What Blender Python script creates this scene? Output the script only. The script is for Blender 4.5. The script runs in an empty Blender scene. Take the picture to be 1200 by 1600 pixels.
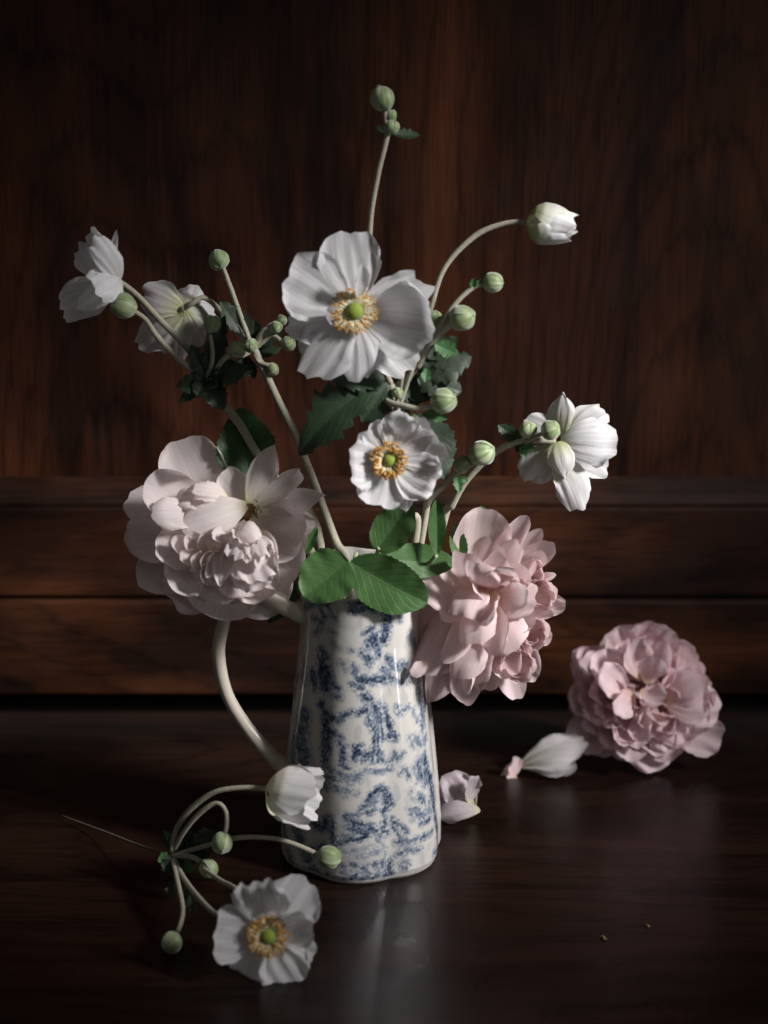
import bpy, math, random
import numpy as np
from mathutils import Vector, noise as mnoise

sc = bpy.context.scene
COL = sc.collection
R = math.radians

# ------------------------------------------------------------------ camera
CAM = np.array((0.0, -1.105, 0.515)); PITCH = R(15); TH = 0.26667
cd = bpy.data.cameras.new('camera'); cam = bpy.data.objects.new('camera', cd); COL.objects.link(cam)
cam.location = CAM; cam.rotation_euler = (R(90) - PITCH, 0, 0)
cd.sensor_fit = 'VERTICAL'; cd.angle = 2*math.atan(TH); cd.clip_start = .05; cd.clip_end = 50
cd.dof.use_dof = True; cd.dof.focus_distance = 1.165; cd.dof.aperture_fstop = 3.0
sc.camera = cam

# ------------------------------------------------------------------ light
w = bpy.data.worlds.new('World'); sc.world = w; w.use_nodes = True
bg = w.node_tree.nodes['Background']; bg.inputs[0].default_value = (1.0, .97, .94, 1); bg.inputs[1].default_value = 0.082
def area(name, loc, aim, sx, sy, power, col, spread):
    l = bpy.data.lights.new(name, 'AREA'); l.shape = 'RECTANGLE'; l.size = sx; l.size_y = sy
    l.energy = power; l.color = col; l.spread = R(spread)
    o = bpy.data.objects.new(name, l); COL.objects.link(o); o.location = loc
    o.rotation_euler = (Vector(aim) - Vector(loc)).to_track_quat('-Z', 'Y').to_euler()
    return o
area('window_light', (1.44, -0.74, 1.18), (0.085, 0.04, 0.215), .28, .38, 1.32, (1.0, .985, .98), 18.5)
area('jug_streak_strip', (0.76, -0.62, 0.06), (0.0, 0.0, 0.10), .06, .60, .13, (.95, .98, 1.0), 60)  # strip lamp added low at the side to draw streaks on the jug glaze
sc.view_settings.view_transform = 'Standard'; sc.view_settings.look = 'None'
sc.view_settings.exposure = 0.0; sc.view_settings.gamma = 1.0

# ------------------------------------------------------------------ helpers
FW = np.array((0, math.cos(PITCH), -math.sin(PITCH))); UP = np.array((0, math.sin(PITCH), math.cos(PITCH)))
def P(px, py, ycm):
    """point on the vertical plane Y = ycm (cm) that the photograph shows at (px, py)"""
    d = FW + np.array((1., 0, 0))*((px - 600)/800*TH) - UP*((py - 800)/800*TH)
    return CAM + d*((ycm/100. - CAM[1])/d[1])
PX = 1.11/800*TH            # metres per photograph pixel near the jug
TOCAM = -FW
ORIG = {}
def link(o, parent, origin):
    COL.objects.link(o)
    origin = np.array(origin, float); ORIG[o.name] = origin
    if parent is not None:
        o.parent = parent; o.location = origin - ORIG[parent.name]
    else:
        o.location = origin
    return o
def empty(name, origin, parent=None):
    o = bpy.data.objects.new(name, None); o.empty_display_size = .01
    return link(o, parent, origin)
def thing(name, origin, label, cat, group=None):
    return tag(empty(name, origin), label, cat, group)
def tag(o, label, cat, group=None):
    o['label'] = label; o['category'] = cat
    if group: o['group'] = group
    return o
def mesh(name, verts, faces, mat, parent=None, origin=None, uv=None, smooth=True, matidx=None):
    verts = np.asarray(verts, float)
    if origin is None: origin = ORIG[parent.name] if parent is not None else (0, 0, 0)
    me = bpy.data.meshes.new(name)
    me.from_pydata((verts - np.array(origin)).tolist(), [], [list(map(int, f)) for f in faces])
    if uv is not None:
        l = me.uv_layers.new(name='UVMap')
        idx = np.empty(len(me.loops), dtype=np.int32); me.loops.foreach_get('vertex_index', idx)
        l.data.foreach_set('uv', np.asarray(uv, np.float32)[idx].ravel())
    for m in (mat if isinstance(mat, (list, tuple)) else [mat]): me.materials.append(m)
    if matidx is not None: me.polygons.foreach_set('material_index', np.asarray(matidx, np.int32))
    me.polygons.foreach_set('use_smooth', np.full(len(me.polygons), smooth))
    me.update()
    o = bpy.data.objects.new(name, me)
    return link(o, parent, origin)
def unit(v):
    v = np.asarray(v, float); n = np.linalg.norm(v); return v/n if n > 1e-12 else v
def grid_faces(nr, nc, wrap=False):
    f = []
    for i in range(nr - 1):
        for j in range(nc if wrap else nc - 1):
            k = (j + 1) % nc
            f.append((i*nc + j, i*nc + k, (i + 1)*nc + k, (i + 1)*nc + j))
    return f
_rs = np.random.RandomState(7)
def wob(x, seed, octv=3, f0=1.0):
    """smooth 1-D noise about 0, amplitude about 1"""
    r = np.random.RandomState(seed); y = np.zeros_like(x)
    for k in range(octv):
        f = f0*(1.9**k); y = y + np.sin(f*x*(0.8 + .4*r.rand()) + 6.28*r.rand())*.62**k
    return y/1.6
SEED = [100]
def nseed():
    SEED[0] += 1; return SEED[0]

# ------------------------------------------------------------------ materials
def newmat(name):
    m = bpy.data.materials.new(name); m.use_nodes = True; nt = m.node_tree; nt.nodes.clear()
    out = nt.nodes.new('ShaderNodeOutputMaterial'); return m, nt, out
def N(nt, t, **kw):
    n = nt.nodes.new(t)
    for k, v in kw.items():
        if k == 'inp':
            for i, val in v.items(): n.inputs[i].default_value = val
        else: setattr(n, k, v)
    return n
def ramp(nt, stops, interp='LINEAR'):
    n = nt.nodes.new('ShaderNodeValToRGB'); n.color_ramp.interpolation = interp
    e = n.color_ramp.elements
    while len(e) < len(stops): e.new(.5)
    for k, (p, c) in enumerate(stops):
        e[k].position = p; e[k].color = (c if isinstance(c, tuple) else (c, c, c)) + (1,)
    return n
def mapped(nt, coord, scale, loc=(0, 0, 0)):
    tc = N(nt, 'ShaderNodeTexCoord'); mp = N(nt, 'ShaderNodeMapping')
    mp.inputs['Scale'].default_value = scale; mp.inputs['Location'].default_value = loc
    nt.links.new(tc.outputs[coord], mp.inputs[0]); return mp
def mixc(nt, a, b, fac=.5, blend='MIX'):
    n = N(nt, 'ShaderNodeMix', data_type='RGBA', blend_type=blend)
    for k, v in ((0, fac), (6, a), (7, b)):
        if isinstance(v, (int, float)): n.inputs[k].default_value = v
        elif isinstance(v, tuple): n.inputs[k].default_value = v + (1,)
        else: nt.links.new(v, n.inputs[k])
    return n.outputs[2]

def petal_mat(name, tip, mid, base, trans=.33, vein=.10, bump=.25, edge=None):
    m, nt, out = newmat(name); L = nt.links.new
    tc = N(nt, 'ShaderNodeTexCoord'); sep = N(nt, 'ShaderNodeSeparateXYZ'); L(tc.outputs['UV'], sep.inputs[0])
    oi = N(nt, 'ShaderNodeObjectInfo')
    rp = ramp(nt, [(0.0, base), (.22, mid), (.6, tip)]); L(sep.outputs[1], rp.inputs[0])
    mp = N(nt, 'ShaderNodeMapping'); mp.inputs['Scale'].default_value = (26, 1.6, 1); L(tc.outputs['UV'], mp.inputs[0])
    ad = N(nt, 'ShaderNodeVectorMath', operation='ADD'); L(mp.outputs[0], ad.inputs[0])
    sc_ = N(nt, 'ShaderNodeMath', operation='MULTIPLY', inp={1: 37.0}); L(oi.outputs['Random'], sc_.inputs[0]); L(sc_.outputs[0], ad.inputs[1])
    nz = N(nt, 'ShaderNodeTexNoise', inp={'Scale': 1.0, 'Detail': 4.0, 'Roughness': .6}); L(ad.outputs[0], nz.inputs['Vector'])
    vr = ramp(nt, [(.35, 1 - vein*1.6), (.65, 1.0)]); L(nz.outputs[0], vr.inputs[0])
    c = mixc(nt, rp.outputs[0], vr.outputs[0], 1.0, 'MULTIPLY')
    mp2 = N(nt, 'ShaderNodeMapping'); mp2.inputs['Scale'].default_value = (3, 3, 1); L(tc.outputs['UV'], mp2.inputs[0])
    ad2 = N(nt, 'ShaderNodeVectorMath', operation='ADD'); L(mp2.outputs[0], ad2.inputs[0]); L(sc_.outputs[0], ad2.inputs[1])
    nz2 = N(nt, 'ShaderNodeTexNoise', inp={'Scale': 1.0, 'Detail': 3.0}); L(ad2.outputs[0], nz2.inputs['Vector'])
    if edge:   # faint browned margin, in patches
        em = N(nt, 'ShaderNodeMath', operation='MULTIPLY')
        e1 = ramp(nt, [(.93, 0.0), (1.0, 1.0)]); L(sep.outputs[1], e1.inputs[0]); L(e1.outputs[0], em.inputs[0])
        e2 = ramp(nt, [(.50, 0.0), (.66, .6)]); L(nz2.outputs[0], e2.inputs[0]); L(e2.outputs[0], em.inputs[1])
        c = mixc(nt, c, edge, em.outputs[0])
    v2 = ramp(nt, [(.3, .93), (.7, 1.0)]); L(nz2.outputs[0], v2.inputs[0])
    c = mixc(nt, c, v2.outputs[0], 1.0, 'MULTIPLY')
    bp = N(nt, 'ShaderNodeBump', inp={'Strength': bump, 'Distance': .0007}); L(nz.outputs[0], bp.inputs['Height'])
    pb = N(nt, 'ShaderNodeBsdfPrincipled', inp={'Roughness': .55, 'Specular IOR Level': .25, 'Sheen Weight': .08}); L(c, pb.inputs['Base Color']); L(bp.outputs[0], pb.inputs['Normal'])
    tr = N(nt, 'ShaderNodeBsdfTranslucent'); L(c, tr.inputs[0]); L(bp.outputs[0], tr.inputs['Normal'])
    mx = N(nt, 'ShaderNodeMixShader', inp={0: trans}); L(pb.outputs[0], mx.inputs[1]); L(tr.outputs[0], mx.inputs[2]); L(mx.outputs[0], out.inputs[0])
    return m

def leaf_mat(name, col, col2, veincol, rough=.45, trans=.22):
    m, nt, out = newmat(name); L = nt.links.new
    tc = N(nt, 'ShaderNodeTexCoord'); sep = N(nt, 'ShaderNodeSeparateXYZ'); L(tc.outputs['UV'], sep.inputs[0])
    oi = N(nt, 'ShaderNodeObjectInfo')
    # |t|
    a = N(nt, 'ShaderNodeMath', operation='SUBTRACT', inp={1: .5}); L(sep.outputs[0], a.inputs[0])
    ab = N(nt, 'ShaderNodeMath', operation='ABSOLUTE'); L(a.outputs[0], ab.inputs[0])
    k = N(nt, 'ShaderNodeMath', operation='MULTIPLY', inp={1: .75}); L(ab.outputs[0], k.inputs[0])
    s1 = N(nt, 'ShaderNodeMath', operation='SUBTRACT'); L(sep.outputs[1], s1.inputs[0]); L(k.outputs[0], s1.inputs[1])
    nzv = N(nt, 'ShaderNodeTexNoise', inp={'Scale': 6.0, 'Detail': 2.0}); L(tc.outputs['UV'], nzv.inputs['Vector'])
    sm = N(nt, 'ShaderNodeMath', operation='MULTIPLY_ADD', inp={1: .05}); L(nzv.outputs[0], sm.inputs[0]); L(s1.outputs[0], sm.inputs[2])
    fr = N(nt, 'ShaderNodeMath', operation='MULTIPLY', inp={1: 8.0}); L(sm.outputs[0], fr.inputs[0])
    pp = N(nt, 'ShaderNodeMath', operation='PINGPONG', inp={1: .5}); L(fr.outputs[0], pp.inputs[0])
    vr = ramp(nt, [(.0, 1.0), (.10, 0.0)]); L(pp.outputs[0], vr.inputs[0])
    mr = ramp(nt, [(.0, 1.0), (.022, 0.0)]); L(ab.outputs[0], mr.inputs[0])
    vm = N(nt, 'ShaderNodeMath', operation='MAXIMUM'); L(vr.outputs[0], vm.inputs[0]); L(mr.outputs[0], vm.inputs[1])
    mp = N(nt, 'ShaderNodeMapping'); mp.inputs['Scale'].default_value = (9, 9, 1); L(tc.outputs['UV'], mp.inputs[0])
    nz = N(nt, 'ShaderNodeTexNoise', inp={'Scale': 1.0, 'Detail': 5.0}); L(mp.outputs[0], nz.inputs['Vector'])
    c = mixc(nt, col, col2, nz.outputs[0])
    f = N(nt, 'ShaderNodeMath', operation='MULTIPLY', inp={1: .28}); L(vm.outputs[0], f.inputs[0])
    c = mixc(nt, c, veincol, f.outputs[0])
    h = N(nt, 'ShaderNodeMath', operation='MULTIPLY_ADD', inp={1: -1.0}); L(vm.outputs[0], h.inputs[0]); L(nz.outputs[0], h.inputs[2])
    bp = N(nt, 'ShaderNodeBump', inp={'Strength': .30, 'Distance': .0006}); L(h.outputs[0], bp.inputs['Height'])
    pb = N(nt, 'ShaderNodeBsdfPrincipled', inp={'Roughness': rough, 'Specular IOR Level': .4}); L(c, pb.inputs['Base Color']); L(bp.outputs[0], pb.inputs['Normal'])
    tr = N(nt, 'ShaderNodeBsdfTranslucent'); L(c, tr.inputs[0])
    mx = N(nt, 'ShaderNodeMixShader', inp={0: trans}); L(pb.outputs[0], mx.inputs[1]); L(tr.outputs[0], mx.inputs[2]); L(mx.outputs[0], out.inputs[0])
    return m

def plain_mat(name, c1, c2, scale, rough=.6, bump=.2, spec=.3, stretch=(1, 1, 1), dist=.0006):
    m, nt, out = newmat(name); L = nt.links.new
    mp = mapped(nt, 'Object', tuple(scale*s for s in stretch))
    nz = N(nt, 'ShaderNodeTexNoise', inp={'Scale': 1.0, 'Detail': 4.0}); L(mp.outputs[0], nz.inputs['Vector'])
    r_ = ramp(nt, [(.3, c1), (.7, c2)])
    mpl = mapped(nt, 'Object', (38, 38, 38), (.3, .8, .1)); nl = N(nt, 'ShaderNodeTexNoise', inp={'Scale': 1.0, 'Detail': 2.0}); L(mpl.outputs[0], nl.inputs['Vector'])
    av = N(nt, 'ShaderNodeMath', operation='MULTIPLY_ADD', inp={1: .5}); L(nz.outputs[0], av.inputs[0])
    hl = N(nt, 'ShaderNodeMath', operation='MULTIPLY', inp={1: .5}); L(nl.outputs[0], hl.inputs[0]); L(hl.outputs[0], av.inputs[2]); L(av.outputs[0], r_.inputs[0])
    bp = N(nt, 'ShaderNodeBump', inp={'Strength': bump, 'Distance': dist}); L(nz.outputs[0], bp.inputs['Height'])
    pb = N(nt, 'ShaderNodeBsdfPrincipled', inp={'Roughness': rough, 'Specular IOR Level': spec, 'Sheen Weight': .15}); L(r_.outputs[0], pb.inputs['Base Color']); L(bp.outputs[0], pb.inputs['Normal'])
    L(pb.outputs[0], out.inputs[0]); return m

def bud_mat(name, green, green2, pale):
    m, nt, out = newmat(name); L = nt.links.new
    tc = N(nt, 'ShaderNodeTexCoord'); sep = N(nt, 'ShaderNodeSeparateXYZ'); L(tc.outputs['UV'], sep.inputs[0])
    mp = N(nt, 'ShaderNodeMapping'); mp.inputs['Scale'].default_value = (9, 1.1, 1); L(tc.outputs['UV'], mp.inputs[0])
    oi = N(nt, 'ShaderNodeObjectInfo'); ad = N(nt, 'ShaderNodeVectorMath', operation='ADD'); L(mp.outputs[0], ad.inputs[0])
    s_ = N(nt, 'ShaderNodeMath', operation='MULTIPLY', inp={1: 21.0}); L(oi.outputs['Random'], s_.inputs[0]); L(s_.outputs[0], ad.inputs[1])
    nz = N(nt, 'ShaderNodeTexNoise', inp={'Scale': 1.0, 'Detail': 3.0}); L(ad.outputs[0], nz.inputs['Vector'])
    c = mixc(nt, green, green2, nz.outputs[0])
    e = ramp(nt, [(.0, 0.0), (.70, .0), (.92, .25), (1.0, .5)]); L(sep.outputs[0], e.inputs[0])
    c = mixc(nt, c, pale, e.outputs[0])
    st = ramp(nt, [(.50, 0.0), (.70, .38)]); L(nz.outputs[0], st.inputs[0])
    c = mixc(nt, c, pale, st.outputs[0])
    bp = N(nt, 'ShaderNodeBump', inp={'Strength': .3, 'Distance': .0006}); L(nz.outputs[0], bp.inputs['Height'])
    pb = N(nt, 'ShaderNodeBsdfPrincipled', inp={'Roughness': .5, 'Specular IOR Level': .35, 'Sheen Weight': .5, 'Subsurface Weight': .15, 'Subsurface Radius': (.002, .003, .001)})
    L(c, pb.inputs['Base Color']); L(bp.outputs[0], pb.inputs['Normal']); L(pb.outputs[0], out.inputs[0]); return m

def wood_mat(name, along, dark, mid, light, rough, freq=1.0, loc=(0, 0, 0), coat=0.0, spec=.5, fleck=.5):
    """figured wood: contour lines of a stretched noise field give cathedral arches; pores run along the grain ('X' or 'Z')"""
    m, nt, out = newmat(name); L = nt.links.new
    lo = .55; s = (1, 1, 1)
    st = (lambda a, b: (b, a, a)) if along == 'X' else (lambda a, b: (a, a, b))
    mp = mapped(nt, 'Object', st(7.0*freq, .9*freq), loc)
    n1 = N(nt, 'ShaderNodeTexNoise', inp={'Scale': 1.0, 'Detail': 2.0, 'Roughness': .45, 'Distortion': .25}); L(mp.outputs[0], n1.inputs['Vector'])
    ml = N(nt, 'ShaderNodeMath', operation='MULTIPLY', inp={1: 11.0}); L(n1.outputs[0], ml.inputs[0])
    mpj = mapped(nt, 'Object', st(160, 14), loc)
    nj = N(nt, 'ShaderNodeTexNoise', inp={'Scale': 1.0, 'Detail': 3.0}); L(mpj.outputs[0], nj.inputs['Vector'])
    ja = N(nt, 'ShaderNodeMath', operation='MULTIPLY_ADD', inp={1: 1.1}); L(nj.outputs[0], ja.inputs[0]); L(ml.outputs[0], ja.inputs[2])
    fr = N(nt, 'ShaderNodeMath', operation='PINGPONG', inp={1: 1.0}); L(ja.outputs[0], fr.inputs[0])
    r1 = ramp(nt, [(.0, tuple(.45*a + .55*b for a, b in zip(mid, dark))), (.5, mid), (1.0, mid)]); L(fr.outputs[0], r1.inputs[0])
    mpb = mapped(nt, 'Object', st(9, 4), (3.1, 1.7, .4))
    nb = N(nt, 'ShaderNodeTexNoise', inp={'Scale': 1.0, 'Detail': 4.0, 'Roughness': .6}); L(mpb.outputs[0], nb.inputs['Vector'])
    rb = ramp(nt, [(.42, 0.0), (.68, fleck)]); L(nb.outputs[0], rb.inputs[0])
    c = mixc(nt, r1.outputs[0], light, rb.outputs[0])
    rf = ramp(nt, [(.1, .60), (.8, 1.0)]); L(fr.outputs[0], rf.inputs[0])
    c = mixc(nt, c, rf.outputs[0], .8, 'MULTIPLY')
    rj = ramp(nt, [(.30, .45), (.62, 1.0)]); L(nj.outputs[0], rj.inputs[0])
    c = mixc(nt, c, rj.outputs[0], .45, 'MULTIPLY')
    mpc = mapped(nt, 'Object', st(5.0*freq, 1.25*freq), (.9, .3, .77)); nc = N(nt, 'ShaderNodeTexNoise', inp={'Scale': 1.0, 'Detail': 0.0, 'Distortion': .2}); L(mpc.outputs[0], nc.inputs['Vector'])
    mc = N(nt, 'ShaderNodeMath', operation='MULTIPLY', inp={1: 22.0}); L(nc.outputs[0], mc.inputs[0])
    mj = N(nt, 'ShaderNodeMath', operation='MULTIPLY_ADD', inp={1: .8}); L(nj.outputs[0], mj.inputs[0]); L(mc.outputs[0], mj.inputs[2])
    fc_ = N(nt, 'ShaderNodeMath', operation='FRACT'); L(mj.outputs[0], fc_.inputs[0])
    rc = ramp(nt, [(.0, .30), (.10, .75), (.45, 1.0), (.9, .85), (1.0, .35)]); L(fc_.outputs[0], rc.inputs[0])
    c = mixc(nt, c, rc.outputs[0], .75, 'MULTIPLY')
    mpp = mapped(nt, 'Object', st(900, 22), loc)
    npz = N(nt, 'ShaderNodeTexNoise', inp={'Scale': 1.0, 'Detail': 3.0, 'Roughness': .6}); L(mpp.outputs[0], npz.inputs['Vector'])
    rp = ramp(nt, [(.36, .35), (.52, 1.0)]); L(npz.outputs[0], rp.inputs[0])
    c = mixc(nt, c, rp.outputs[0], .75, 'MULTIPLY')
    bp = N(nt, 'ShaderNodeBump', inp={'Strength': .35, 'Distance': .0006}); L(npz.outputs[0], bp.inputs['Height'])
    mps = mapped(nt, 'Object', (22, 22, 22)); ns = N(nt, 'ShaderNodeTexNoise', inp={'Scale': 1.0, 'Detail': 5.0}); L(mps.outputs[0], ns.inputs['Vector'])
    rr = ramp(nt, [(.3, max(rough - .07, .05)), (.7, rough + .1)]); L(ns.outputs[0], rr.inputs[0])
    pb = N(nt, 'ShaderNodeBsdfPrincipled', inp={'Specular IOR Level': spec, 'Coat Weight': coat, 'Coat Roughness': rough}); L(c, pb.inputs['Base Color']); L(rr.outputs[0], pb.inputs['Roughness']); L(bp.outputs[0], pb.inputs['Normal'])
    L(pb.outputs[0], out.inputs[0]); return m

M = {}
M['white'] = petal_mat('anemone_petal_white', (.87, .85, .865), (.85, .835, .835), (.76, .75, .66), .38, .12, .35)
M['white_back'] = petal_mat('anemone_petal_back', (.76, .74, .74), (.66, .66, .48), (.46, .50, .22), .38, .12, .35, (.45, .33, .2))
M['half'] = petal_mat('half_open_petal', (.86, .84, .84), (.74, .74, .58), (.45, .49, .20), .28, .10, .3)
M['half_green'] = petal_mat('half_green_petal', (.80, .80, .72), (.46, .50, .22), (.36, .42, .14), .28, .12, .3)
M['blush'] = petal_mat('blush_rose_petal', (.88, .785, .78), (.88, .79, .735), (.88, .79, .52), .42, .08, .22, (.45, .25, .15))
M['pink'] = petal_mat('pink_rose_petal', (.88, .705, .715), (.88, .67, .63), (.90, .70, .46), .42, .08, .22, (.5, .28, .24))
M['mauve'] = petal_mat('fallen_rose_petal', (.88, .69, .725), (.86, .62, .62), (.84, .62, .40), .42, .08, .25, (.5, .3, .25))
M['loose'] = petal_mat('loose_petal', (.66, .62, .62), (.70, .67, .62), (.72, .72, .45), .34, .10, .3, (.4, .3, .2))
M['dleaf'] = leaf_mat('anemone_leaf', (.015, .032, .014), (.028, .050, .024), (.05, .075, .04), .5, .12)
M['mleaf'] = leaf_mat('young_anemone_leaf', (.05, .13, .045), (.08, .18, .07), (.13, .22, .10), .5, .2)
M['gleaf'] = leaf_mat('grey_anemone_leaf', (.030, .044, .028), (.048, .063, .043), (.065, .09, .055), .5, .12)
M['rleaf'] = leaf_mat('rose_leaf', (.042, .105, .028), (.066, .140, .042), (.11, .18, .07), .5, .16)
M['rleaf_dark'] = leaf_mat('rose_leaf_dark', (.025, .07, .025), (.045, .11, .035), (.07, .14, .05), .45, .2)
M['stem'] = plain_mat('anemone_stem', (.22, .21, .15), (.36, .33, .26), 500, .7, .3)
M['gstem'] = plain_mat('green_stem', (.20, .24, .13), (.33, .36, .22), 500, .65, .3)
M['dark_stem'] = plain_mat('shaded_stem', (.07, .05, .035), (.13, .10, .07), 500, .8, .3)  # stem lying in shade: the shade is put into this dark colour
M['bud'] = bud_mat('bud_green', (.115, .165, .055), (.20, .26, .11), (.55, .58, .44))
M['pistil'] = plain_mat('pistil_green', (.16, .24, .02), (.30, .36, .06), 2600, .6, .7, .3)
M['anther'] = plain_mat('anther_orange', (.40, .18, .02), (.72, .38, .06), 900, .7, .3)
M['filament'] = plain_mat('filament_cream', (.72, .66, .45), (.82, .76, .58), 500, .6, .1)
M['brown'] = plain_mat('dry_stamen', (.14, .075, .03), (.32, .20, .08), 900, .8, .4)
M['wall_v'] = wood_mat('panel_wood', 'Z', (.010, .0035, .0025), (.042, .0125, .006), (.150, .044, .016), .45, 1.0, (.31, 0, .12), spec=.22, fleck=.65)
M['wall_h'] = wood_mat('board_wood', 'X', (.010, .0035, .0025), (.027, .0085, .0042), (.165, .053, .018), .50, 1.0, (.0, 0, .55), spec=.20, fleck=.75)
M['table'] = wood_mat('table_wood', 'X', (.008, .004, .003), (.019, .008, .0055), (.038, .016, .010), .30, 1.2, (.2, .3, 0), spec=.28, fleck=.5)
M['grey_mauve'] = petal_mat('grey_mauve_petal', (.52, .44, .47), (.50, .43, .43), (.60, .55, .30), .35, .12, .3, (.4, .25, .2))  # darker, greyer tone for the crumpled petals at the jug foot
M['crumb'] = plain_mat('dry_crumb', (.20, .12, .055), (.30, .19, .10), 700, .8, .3)

# ------------------------------------------------------------------ setting
def box(x0, x1, y0, y1, z0, z1, bev=0.0):
    v = [(x, y, z) for x in (x0, x1) for y in (y0, y1) for z in (z0, z1)]
    f = [(0, 1, 3, 2), (4, 6, 7, 5), (0, 4, 5, 1), (2, 3, 7, 6), (0, 2, 6, 4), (1, 5, 7, 3)]
    return v, f
def bevelled(o, wd, seg=3):
    b = o.modifiers.new('bevel', 'BEVEL'); b.width = wd; b.segments = seg; b.limit_method = 'ANGLE'
    return o
WY = .225
v, f = box(-1.1, .56, -1.35, WY + .055, -.035, 0)
tb = bevelled(mesh('tabletop', v, f, M['table'], smooth=False), .003); tb['kind'] = 'structure'
wall = empty('wall', (0, WY, 0)); wall['kind'] = 'structure'
def wbox(name, x0, x1, y0, y1, z0, z1, mat, bev=.0015):
    v, f = box(x0, x1, y0, y1, z0, z1); return bevelled(mesh(name, v, f, mat, wall, smooth=False), bev)
wbox('panel', -1.1, 1.1, WY + .008, WY + .022, .1665, 1.1, M['wall_v'], .001)
# moulding: a profile swept along X
prof = [(WY + .0075, .1830), (WY + .0068, .1822), (WY + .0050, .1760), (WY + .0035, .1710), (WY + .0015, .1672), (WY + .0005, .1650), (WY + .0005, .1630), (WY + .0075, .1630)]
v = [(x, y, z) for x in (-1.1, 1.1) for (y, z) in prof]; n = len(prof)
f = [(i, i + 1, n + i + 1, n + i) for i in range(n - 1)] + [(n - 1, 0, n, 2*n - 1), tuple(range(n))[::-1], tuple(range(n, 2*n))]
mesh('moulding', v, f, M['wall_h'], wall, smooth=False)
wbox('board', -1.1, 1.1, WY, WY + .022, .0945, .1625, M['wall_h'], .003)
wbox('board', -1.1, 1.1, WY - .001, WY + .022, .0190, .0922, M['wall_h'], .003)
wbox('recess_board', -1.1, 1.1, WY + .056, WY + .066, -.03, .0185, M['wall_h'], .001)

# ------------------------------------------------------------------ plant builders
def tube(pts, rad, nseg=10, sub=8, cap=True):
    """Catmull-Rom tube through pts; rad a number or one per point"""
    p = np.array(pts, float); n = len(p)
    rad = np.full(n, rad, float) if np.isscalar(rad) else np.array(rad, float)
    ext = np.vstack([2*p[0] - p[1], p, 2*p[-1] - p[-2]])
    C, RR = [], []
    for i in range(n - 1):
        a, b, c, d = ext[i:i + 4]
        for k in range(sub):
            t = k/sub
            C.append(.5*((2*b) + (-a + c)*t + (2*a - 5*b + 4*c - d)*t*t + (-a + 3*b - 3*c + d)*t**3)); RR.append(rad[i]*(1 - t) + rad[i + 1]*t)
    C.append(p[-1]); RR.append(rad[-1]); C = np.array(C); RR = np.array(RR)
    T = np.gradient(C, axis=0); T /= np.linalg.norm(T, axis=1)[:, None]
    u = unit(np.cross(T[0], (.3, .2, .9))); V = []
    ang = np.arange(nseg)/nseg*2*math.pi
    for i in range(len(C)):
        u = unit(u - T[i]*np.dot(u, T[i])); b = np.cross(T[i], u)
        V.append(C[i] + RR[i]*(np.cos(ang)[:, None]*u + np.sin(ang)[:, None]*b))
    V = np.vstack(V); F = grid_faces(len(C), nseg, True)
    if cap: F += [tuple(range(nseg))[::-1], tuple(range(len(V) - nseg, len(V)))]
    return V, F
def stem(parent, pts, r0, r1=None, mat='stem', name='stem'):
    """pts are (px, py, Ycm); radii in photograph pixels"""
    r1 = r1 or r0; n = len(pts); w3 = [P(*q) if len(q) == 3 else np.array(q[3]) for q in pts]
    rad = [(r0 + (r1 - r0)*i/(n - 1))*PX*(1 + .06*((i*7) % 3 - 1)) for i in range(n)]
    V, F = tube(w3, rad); return mesh(name, V, F, M[mat], parent)

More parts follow.
